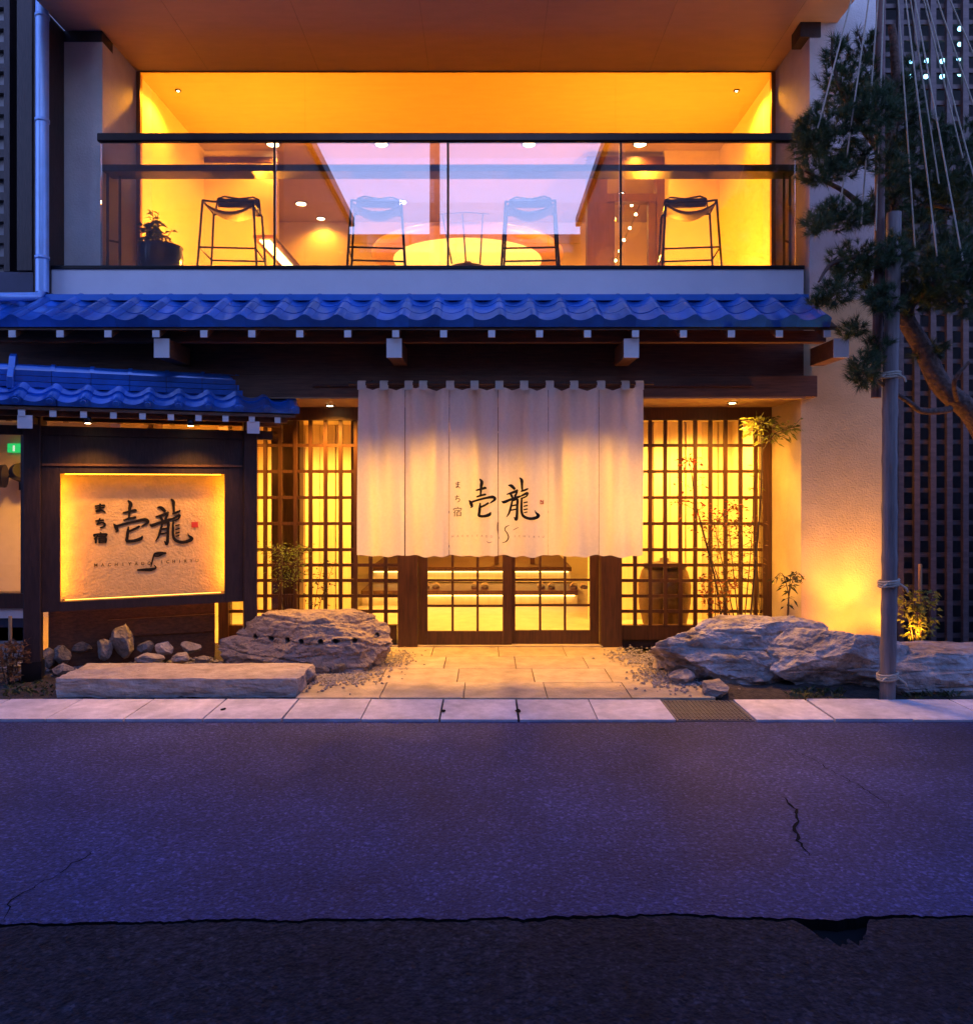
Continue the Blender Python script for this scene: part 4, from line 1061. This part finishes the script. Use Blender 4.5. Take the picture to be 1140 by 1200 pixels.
def needles(pads, name):
    V = []; T = []; 
    cnt = 0
    for (px, py, Y, rx, ry, rd, ntuft) in pads:
        c_ = P(px, py, Y); s_ = Y/F
        for _ in range(ntuft):
            while True:
                q = rng.uniform(-1, 1, 3)
                if q@q <= 1: break
            q = q*np.array([rx*s_, rd, ry*s_])
            base = np.array(c_)+q
            d0 = q/np.array([rx*s_, rd, ry*s_])*0.9+np.array([0, -.15, .55])+rng.normal(0, .35, 3); d0 /= np.linalg.norm(d0)
            n_ = 60; L = rng.uniform(.055, .105)
            dirs = d0*1.0+rng.normal(0, .55, (n_, 3)); dirs /= np.linalg.norm(dirs, axis=1)[:, None]
            side = np.cross(dirs, rng.normal(0, 1, (n_, 3))); side /= np.linalg.norm(side, axis=1)[:, None]
            st_ = base-d0*np.linspace(0, .05, n_)[:, None]
            w = .0017; ln = (L*rng.uniform(.7, 1.1, n_))[:, None]
            tip = st_+dirs*ln+np.array([0, 0, -.01])
            V.append(np.stack([st_-side*w, st_+side*w, tip], 1).reshape(-1, 3)); cnt += n_
    V = np.concatenate(V); me = bpy.data.meshes.new(name)
    me.vertices.add(len(V)); me.vertices.foreach_set('co', V.ravel().astype(np.float32))
    me.loops.add(len(V)); me.loops.foreach_set('vertex_index', np.arange(len(V), dtype=np.int32))
    me.polygons.add(cnt); me.polygons.foreach_set('loop_start', np.arange(0, len(V), 3, dtype=np.int32)); me.polygons.foreach_set('loop_total', np.full(cnt, 3, dtype=np.int32))
    me.update(); me.validate(); me.materials.append(needle)
    o = bpy.data.objects.new(name, me); COL.objects.link(o); par(o, pine); return o
needles([(995, 95, 6.25, 38, 34, .22, 150), (1012, 55, 6.3, 26, 22, .18, 50), (975, 60, 6.2, 14, 18, .12, 26)], 'needle_pad')
needles([(975, 150, 6.15, 45, 34, .24, 190), (948, 165, 6.1, 24, 24, .16, 70), (1020, 125, 6.3, 34, 28, .24, 120)], 'needle_pad')
needles([(965, 200, 6.1, 34, 18, .2, 90), (1000, 185, 6.2, 28, 20, .2, 70), (1050, 130, 6.45, 30, 46, .25, 130)], 'needle_pad')
needles([(985, 250, 6.1, 38, 20, .2, 110), (958, 262, 6.0, 18, 14, .14, 40), (1020, 245, 6.3, 18, 16, .18, 40)], 'needle_pad')
needles([(1000, 305, 6.15, 32, 26, .2, 120), (978, 340, 6.0, 22, 20, .16, 60), (1030, 330, 6.25, 28, 26, .2, 80), (960, 352, 6.0, 14, 9, .1, 20)], 'needle_pad')
needles([(1105, 320, 6.05, 42, 34, .28, 200), (1140, 345, 5.95, 30, 28, .25, 90), (1075, 350, 6.2, 26, 26, .2, 70)], 'needle_pad')
needles([(1090, 225, 6.5, 40, 34, .26, 150), (1130, 245, 6.45, 26, 36, .24, 90), (1085, 160, 6.5, 30, 26, .22, 80), (1125, 160, 6.5, 20, 24, .2, 40)], 'needle_pad')
needles([(1012, 432, 6.0, 20, 24, .14, 70), (1030, 405, 6.1, 18, 16, .14, 36), (1090, 410, 6.3, 20, 20, .15, 26)], 'needle_pad')
needles([(1060, 190, 6.4, 34, 34, .25, 110), (1040, 235, 6.4, 24, 30, .2, 60), (1110, 200, 6.5, 34, 40, .25, 110), (1065, 270, 6.35, 34, 30, .22, 80), (1120, 285, 6.2, 30, 28, .22, 70)], 'needle_pad')
needles([(1036, 350, 5.93, 26, 20, .12, 60), (1028, 130, 5.93, 26, 40, .12, 90), (1046, 195, 5.93, 24, 24, .12, 50), (1050, 290, 5.93, 22, 22, .12, 46)], 'needle_pad')
needles([(1070, 80, 6.5, 16, 26, .2, 30), (1000, 385, 6.1, 18, 12, .14, 28)], 'needle_pad')

# ------------------------------------------------------------------ shrubs by the lattice
def shrub(name, base, label, cat, stems, leafm, stemm, group=None):
    """stems: list of (points, radius, [(fraction range, count, leaf length, leaf width, spread, droop)])"""
    t = thing(name, base, label, cat, group); b = MB(); lb = MB()
    for pts, r, lvs in stems:
        q = spline(pts, 5); n_ = len(q)
        b.tube(q, [r*(1-.7*i/(n_-1)) for i in range(n_)], 6)
        for (f0, f1, cnt, L, w, sp, up_) in lvs:
            for _ in range(cnt):
                f = random.uniform(f0, f1); p = q[min(n_-1, int(f*(n_-1)))]
                a = random.uniform(0, 6.28); dd = Vector((math.cos(a), math.sin(a)*.7, random.uniform(-.5, .5)+up_))
                p2 = p+dd.normalized()*random.uniform(.1, 1)*sp
                if random.random() < .35: b.tube([p, p2], .0022, 4)
                leaf(lb, p2, dd+Vector((random.gauss(0, .4), random.gauss(0, .4), random.gauss(0, .3))), L*random.uniform(.6, 1.15), w*random.uniform(.7, 1.2))
    b.build('stem', stemm, t); lb.build('foliage', leafm, t); return t
stem_m = mat('shrub_stem', (.06, .035, .02), .8, var=.3)
red_leaf = mat('red_leaf', (.22, .035, .012), .6, var=.6, scale=20, trans=.35)
olive = mat('olive_leaf', (.20, .22, .035), .5, var=.5, scale=20, trans=.35)
brown_leaf = mat('brown_leaf', (.17, .085, .025), .6, var=.5, scale=20, trans=.35)
def Q(px, py, Y=7.55): return P(px, py, Y)
shrub('maple_sapling', Q(850, 742), 'slender maple sapling with red leaves in front of the right lattice', 'sapling',
      [([Q(848, 742), Q(838, 680), Q(828, 640), Q(815, 590), Q(810, 552), Q(806, 536)], .011, [(.9, 1, 34, .06, .03, .12, 0), (.55, .75, 46, .055, .026, .22, .1)]),
       ([Q(828, 640), Q(838, 615), Q(850, 600), Q(862, 590)], .006, [(.3, 1, 70, .052, .024, .16, 0)]),
       ([Q(818, 600), Q(800, 590), Q(790, 588)], .004, [(.4, 1, 20, .035, .015, .08, 0)])], red_leaf, stem_m)
shrub('tall_shrub', Q(885, 742), 'tall thin shrub with a lit leafy top reaching the porch ceiling', 'shrub',
      [([Q(878, 742, 7.45), Q(884, 670, 7.45), Q(890, 600, 7.42), Q(893, 530, 7.4), Q(890, 492, 7.4)], .012, [(.92, 1, 120, .075, .026, .17, .1)]),
       ([Q(893, 530, 7.4), Q(908, 508, 7.3), Q(932, 500, 7.2)], .006, [(.3, 1, 90, .075, .024, .13, .0)]),
       ([Q(890, 742, 7.5), Q(888, 680, 7.5), Q(882, 600, 7.5), Q(886, 540, 7.5)], .008, [(.8, 1, 16, .06, .02, .08, 0)])], olive, stem_m)
shrub('brown_shrub', Q(865, 742), 'twiggy shrub with dry brown leaves low before the right lattice', 'shrub',
      [([Q(868+dx*.2, 742, 7.5), Q(866+dx*.6, 690, 7.5), Q(864+dx, 640, 7.48), Q(862+dx*1.2, 605, 7.46)], .007, [(.35, 1, 70, .045, .02, .14, 0)]) for dx in (-22, -8, 6, 16, -35)], brown_leaf, stem_m)
shrub('low_bush', Q(840, 735, 7.7), 'small orange leaved bush beside the stoneware jar', 'bush',
      [([Q(838+dx*.2, 740, 7.4), Q(838+dx, 700, 7.4), Q(838+dx*1.6, 675, 7.4)], .005, [(.3, 1, 34, .05, .025, .06, 0)]) for dx in (-10, 0, 12)], mat('orange_leaf', (.30, .09, .012), .6, var=.5, scale=20, trans=.35), stem_m)
shrub('thin_plant', Q(923, 735, 7.3), 'thin drooping plant against the lit white return wall', 'plant',
      [([Q(922, 745, 7.2), Q(924, 700, 7.15), Q(924+dx, 672, 7.12), Q(924+dx*2.2, 680, 7.1)], .006, [(.3, 1, 26, .07, .02, .05, -.3)]) for dx in (-8, 3, 9)], mat('dark_leaf', (.04, .05, .014), .5, var=.5, trans=.2), stem_m)
shrub('feathery_bush', Q(338, 700, 7.55), 'feathery green bush before the brown pillar, above the drilled boulder', 'bush',
      [([Q(338+dx*.2, 730, 7.55), Q(336+dx*.6, 680, 7.5), Q(336+dx, 655-abs(dx)*.2, 7.45), Q(336+dx*1.5, 640, 7.42)], .005, [(.3, 1, 90, .04, .012, .10, .1)]) for dx in (-16, -7, 0, 8, 17)], mat('fern_leaf', (.20, .26, .04), .5, var=.5, scale=20, trans=.35), stem_m)
shrub('dark_twiggy_plant', Q(385, 730, 7.55), 'sparse dark twiggy plant behind the drilled boulder', 'plant',
      [([Q(366+dx*.2, 730, 7.6), Q(372+dx*.6, 690, 7.55), Q(380+dx, 655, 7.5)], .005, [(.3, 1, 30, .035, .018, .09, 0)]) for dx in (-16, 0, 14)], mat('dark_leaf_b', (.05, .05, .014), .5, var=.5, trans=.2), stem_m)
st_m = mat('stake', (.36, .22, .10), .7, var=.2)
ss = shrub('staked_shrub', Q(1077, 760, 7.0), 'little yellow lit shrub tied to a wooden stake before the dark lattice', 'shrub',
      [([Q(1076+dx*.2, 765, 7.0), Q(1076+dx*.7, 725, 6.97), Q(1076+dx*1.2, 690, 6.95)], .006, [(.3, 1, 60, .06, .034, .09, 0)]) for dx in (-16, -5, 5, 14)], olive, stem_m)
MB().tube([Q(1078, 765, 7.0), Q(1078, 661, 7.0)], .016, 8).build('stake', st_m, ss)
sp = shrub('dry_shrub', Q(12, 800, 6.5), 'dry orange leaved shrub at the left edge beside the sign post', 'shrub',
      [([Q(12+dx*.3, 805, 6.4), Q(12+dx*.8, 775, 6.38), Q(12+dx*1.3, 752, 6.35)], .006, [(.2, 1, 46, .06, .03, .07, 0)]) for dx in (-14, -5, 4, 10)], mat('dry_leaf', (.16, .07, .025), .7, var=.6, scale=20, trans=.25), stem_m)
MB().tube([Q(12, 800, 6.45), Q(12, 722, 6.45)], .014, 8).build('stake', st_m, sp)
b = MB()
for i in range(520):
    px, py = random.choice([(random.uniform(925, 990), random.uniform(808, 818)), (random.uniform(1058, 1125), random.uniform(808, 818)), (random.uniform(345, 372), random.uniform(765, 790)), (random.uniform(0, 60), random.uniform(800, 816))])
    X, Y = G(px, py+2, .02); a = random.uniform(0, 6.28)
    leaf(b, (X, Y+.02, .02), (math.cos(a), math.sin(a), random.uniform(.3, 1.6)), random.uniform(.03, .09), random.uniform(.012, .03))
b.build('ground_plants', mat('weed', (.035, .05, .014), .6, var=.5, scale=20, trans=.2), None, kind='stuff', label='low weeds growing along the kerb at the foot of the rocks')

# ------------------------------------------------------------------ things inside the hall
jar = thing('stoneware_jar', (1.96, 8.55, .03), 'big brown lidded stoneware jar standing behind the right lattice', 'jar')
jm = mat('stoneware', (.12, .06, .03), .5, var=.35, scale=8)
MB().lathe([(.17, .02), (.24, .12), (.285, .35), (.29, .55), (.25, .70), (.22, .74)], (1.98, 8.55, .032), 32).build('body', jm, jar)
MB().lathe([(.24, .745), (.25, .77), (.10, .80), (.05, .81), (.05, .84), (.02, .85)], (1.98, 8.55, .032), 28).build('lid', darkwood, jar)
sand_m = mat('sandal_sole', (.10, .05, .03), .6, var=.3); strap_m = mat('sandal_strap', (.45, .28, .18), .6, var=.3)
for k_, (px, lab) in enumerate(((505, 'pair of house sandals leftmost on the lit step'), (562, 'pair of house sandals left of the door meeting stiles'), (640, 'pair of house sandals just right of the door meeting stiles'), (678, 'pair of house sandals rightmost on the lit step'))):
    X = (px-570)*10.65/F; t = thing('sandals', (X, 10.65, .25), lab, 'sandals', 'sandals on the lit step')
    for sx in (-.07, .07):
        b = MB(); n_ = 14
        out = [(X+sx+.048*math.cos(a)*(1-.12*math.sin(a)), 10.65+.13*math.sin(a)) for a in np.linspace(0, 6.283, n_+1)[:-1]]
        b.add([(x_, y_, .252) for x_, y_ in out]+[(x_, y_, .278) for x_, y_ in out], [tuple(range(n_))[::-1], tuple(range(n_, 2*n_))]+[(i, (i+1) % n_, n_+(i+1) % n_, n_+i) for i in range(n_)])
        so = b.build('sole', sand_m, t)
        b = MB(); arc = np.linspace(0, math.pi, 9)
        b.add([(X+sx+.05*math.cos(a), y_, .276+.05*math.sin(a)) for y_ in (10.58, 10.68) for a in arc], [(i, i+1, 10+i, 9+i) for i in range(8)], True); b.build('strap', strap_m, so)

# ------------------------------------------------------------------ uplight at the foot of the right pier
up_ = thing('ground_spotlight', (3.32, 6.98, .05), 'small ground spotlight hidden behind the brown boulder, lighting the wall', 'spotlight')
pu = (3.30, 6.82, .13)
MB().lathe([(.03, -.12), (.03, 0), (.05, .01), (.055, .07), (.045, .08)], pu, 16).build('housing', black_metal, up_)
MB().lathe([(.040, .081), (.040, .084)], pu, 16).build('lens', emit('spot_lens', (1, .5, .1), 20), up_)
light('uplight_lamp', 'SPOT', (3.30, 6.82, .24), (1, .33, .006), 42, .14, rot=(R(180-30), 0, 0), spot=165, blend=1.0, parent=up_)
light('uplight_lamp', 'SPOT', (3.30, 6.74, .26), (1, .40, .03), 480, .10, rot=(R(180-15), 0, 0), spot=96, blend=1.0, parent=up_)
up2 = thing('garden_spotlight', (2.55, 7.4, .05), 'low garden spotlight behind the big right boulder, lighting the shrubs', 'spotlight')
MB().lathe([(.03, 0), (.03, .12), (.05, .13), (.05, .18)], (2.62, 7.42, .03), 16).build('housing', black_metal, up2)
light('garden_lamp', 'SPOT', (2.62, 7.42, .26), (1, .46, .03), 45, .04, rot=(R(180-8), R(-6), 0), spot=120, blend=.9, parent=up2)
up3 = thing('garden_spotlight', (4.2, 6.9, .05), 'low garden spotlight beside the staked shrub and dark lattice', 'spotlight')
MB().lathe([(.03, 0), (.03, .10), (.05, .11), (.05, .15)], (3.86, 6.90, .12), 16).build('housing', black_metal, up3)
light('garden_lamp', 'SPOT', (3.86, 6.90, .30), (1, .40, .03), 40, .04, rot=(R(180-32), R(-10), 0), spot=140, blend=.9, parent=up3)

# ------------------------------------------------------------------ neighbours
nl = thing('left_neighbour_house', (-5.6, 7.4, 0), 'dark neighbouring house at the left edge with a louvred upper window', 'building')
box('wall', mat('neighbour_wall', (.05, .06, .10), .7, var=.15), nl, -9.0, -4.30, 7.45, 9.8, 3.4, 9.0)
box('wall_edge', plaster, nl, -4.30, -4.17, 7.33, 9.8, 3.4, 9.0)
box('sill_panel', mat('blue_black_panel', (.03, .035, .08), .5), nl, -6.5, -4.31, 7.30, 7.44, 3.4, 3.72)
box('shutter_frame', darkwood, nl, -4.45, -4.31, 7.28, 7.44, 3.73, 6.6)
box('shutter_frame', darkwood, nl, -4.60, -4.545, 7.32, 7.44, 3.73, 6.6)
box('shutter_backing', mat('grey_panel', (.26, .25, .27), .6), nl, -6.2, -4.55, 7.40, 7.446, 3.73, 6.6)
for i in range(14):
    z = 3.80+.205*i
    box('louvre_slat', darkwood, nl, -6.2, -4.605, 7.33, 7.39, z, z+.075)
box('wall', mat('shop_wall', (.30, .26, .22), .8, var=.1), nl, -9, -4.31, 7.35, 7.45, 0, .33)
sw = bpy.data.objects.new('shop_window', None); COL.objects.link(sw); sw.location = (-5.2, 7.45, .33); par(sw, nl)
MB().box(-7.2, -4.32, 7.30, 7.47, .52, .66).build('sill', wood, sw)
MB().box(-7.2, -4.32, 7.33, 7.45, .42, .519).build('panel', white_end, sw)
MB().box(-7.2, -4.32, 7.35, 7.44, .20, .419).build('panel', mat('dark_panel', (.02, .025, .05), .5), sw)
MB().box(-4.44, -4.32, 7.32, 7.46, .661, 2.46).build('frame', darkwood, sw)
MB().box(-7.2, -4.441, 7.40, 7.41, .661, 2.4).build('glass_pane', glass_clear, sw)
box('room_wall', mat('shop_plaster', (.55, .44, .32), .85, var=.06), nl, -9, -3.56, 9.5, 9.6, 0, 2.7)
box('room_wall', wall_in, nl, -3.66, -3.56, 7.47, 9.5, 0, 2.7)
box('room_ceiling', wall_in, nl, -9, -3.67, 7.455, 9.5, 2.46, 2.55)
box('room_floor', floor_in, nl, -9, -3.67, 7.455, 9.5, 0, .05)
downlight(-5.0, 8.3, 2.459, 420, r=.05, spot=165, par_=nl, col=WARM2, soft=.1)
ex = thing('exit_sign', P(22, 525, 9.2), 'small green exit light on the wall of the left shop', 'exit sign')
p = P(20, 525, 9.45); b = MB().box(p.x-.10, p.x+.10, 9.42, 9.49, p.z-.055, p.z+.055); b.build('case', emit('exit_green', (.03, .9, .2), .7, .02), ex)
MB().box(p.x-.03, p.x-.01, 9.414, 9.419, p.z-.04, p.z+.03).build('pictogram', emit('exit_white', (.8, 1, .8), .8), ex)
lp = thing('wall_spotlight', P(16, 555, 9.0), 'black twin headed wall lamp in the left shop window', 'wall lamp')
q = P(6, 558, 9.2); MB().tube([q, q+Vector((-.22, -.06, 0))], [.14, .12], 16).build('lamp_head', black_metal, lp)
q = P(21, 553, 9.2); MB().tube([q, q+Vector((.1, -.1, .02))], [.10, .09], 16).build('lamp_head', black_metal, lp)
MB().box(q.x-.10, q.x+.12, 9.38, 9.49, q.z-.22, q.z-.12).build('bracket', black_metal, lp)
MB().tube([q+Vector((-.1, 0, -.05)), (q.x, 9.4, q.z-.15)], .02, 8).build('arm', black_metal, lp)

nr = thing('right_neighbour_house', (5.2, 7.7, 0), 'tall dark neighbouring house covered by a wooden lattice at the right edge', 'building')
box('wall', mat('night_wall', (.018, .018, .024), .6, var=.3), nr, 3.80, 9.0, 7.95, 9.0, 0, 12)
lat_m = mat('lattice_paint', (.10, .068, .066), .5, var=.3, scale=8, stretch=(1, 1, 4))
ls = bpy.data.objects.new('lattice_screen', None); COL.objects.link(ls); ls.location = (4.9, 7.6, .1); par(ls, nr)
for i in range(17):
    X = 4.08+.160*i
    MB().box(X-.028, X+.028, 7.56, 7.60, .08, 9.5).build('vertical_bar', lat_m, ls)
for i in range(59):
    z = .20+.160*i
    MB().box(3.85, 6.75, 7.604, 7.635, z-.022, z+.022).build('horizontal_bar', lat_m, ls)
box('post', darkwood, nr, 3.74, 3.84, 7.50, 7.70, 0, 9.5)
box('base_sill', darkwood, nr, 3.85, 9, 7.50, 7.72, 0, .075)
cy = emit('cyan_bulb', (.25, .7, 1), 5)
for px, py in ((1125, 33), (1125, 51), (1124, 68), (1125, 86), (1104, 89), (1104, 71), (1086, 71), (1085, 89), (1068, 71), (1068, 89)):
    p = P(px, py, 7.70)
    MB().lathe([(.006, -.024), (.02, -.015), (.026, 0), (.02, .015), (.006, .024)], p, 10).build('window_light', cy, nr)
# houses across the street: unseen directly, mirrored in the balcony glass
opm = mat('opposite_wall', (.22, .17, .13), .85, var=.15, scale=3); opr = mat('opposite_roof', (.05, .05, .07), .5)
def opp(name, x0, x1, y0, y1, h, label):
    t = thing(name, ((x0+x1)/2, (y0+y1)/2, 0), label, 'house', 'houses across the street')
    box('wall', opm, t, x0, x1, y0, y1, 0, h-.25)
    box('roof', opr, t, x0-.12, x1+.12, y0-.12, y1+.12, h-.249, h)
    n_ = max(1, int((x1-x0)/2.6))
    for i in range(n_):
        for zz in (1.0, 4.2):
            cx_ = x0+(x1-x0)*(i+.5)/n_
            w_ = box('window', darkwood, t, cx_-.75, cx_+.75, y1+.001, y1+.05, zz, zz+1.5)
            MB().box(cx_-.68, cx_+.68, y1+.051, y1+.06, zz+.07, zz+1.43).build('pane', mat('night_glass', (.02, .02, .03), .1), w_)
opp('opposite_house', -8.6, -4.01, -8.2, -0.9, 9.5, 'dark house across the street left of the lane, reflected in the balcony glass')
opp('opposite_house', 2.74, 7.0, -8.2, -0.9, 9.5, 'dark house across the street right of the lane, reflected in the balcony glass')
opp('opposite_house', -6, 6, -14, -8.35, 9.0, 'house closing the lane opposite, its roofline reflected in the balcony glass')
opp('opposite_house', -24, -9.0, -8.2, -1.2, 4.4, 'low house across the street far left, beyond the taller one')
opp('opposite_house', 7.4, 24, -8.2, -1.2, 4.4, 'low house across the street far right, beyond the taller one')
up_pole = thing('utility_pole', (-1.46, -6.5, 0), 'utility pole in the lane opposite, reflected in the balcony glass', 'utility pole')
MB().tube([(-1.4, -6.5, 0), (-1.4, -6.5, 12.2)], [.17, .13], 14).build('shaft', mat('concrete_pole', (.3, .3, .3), .8), up_pole)
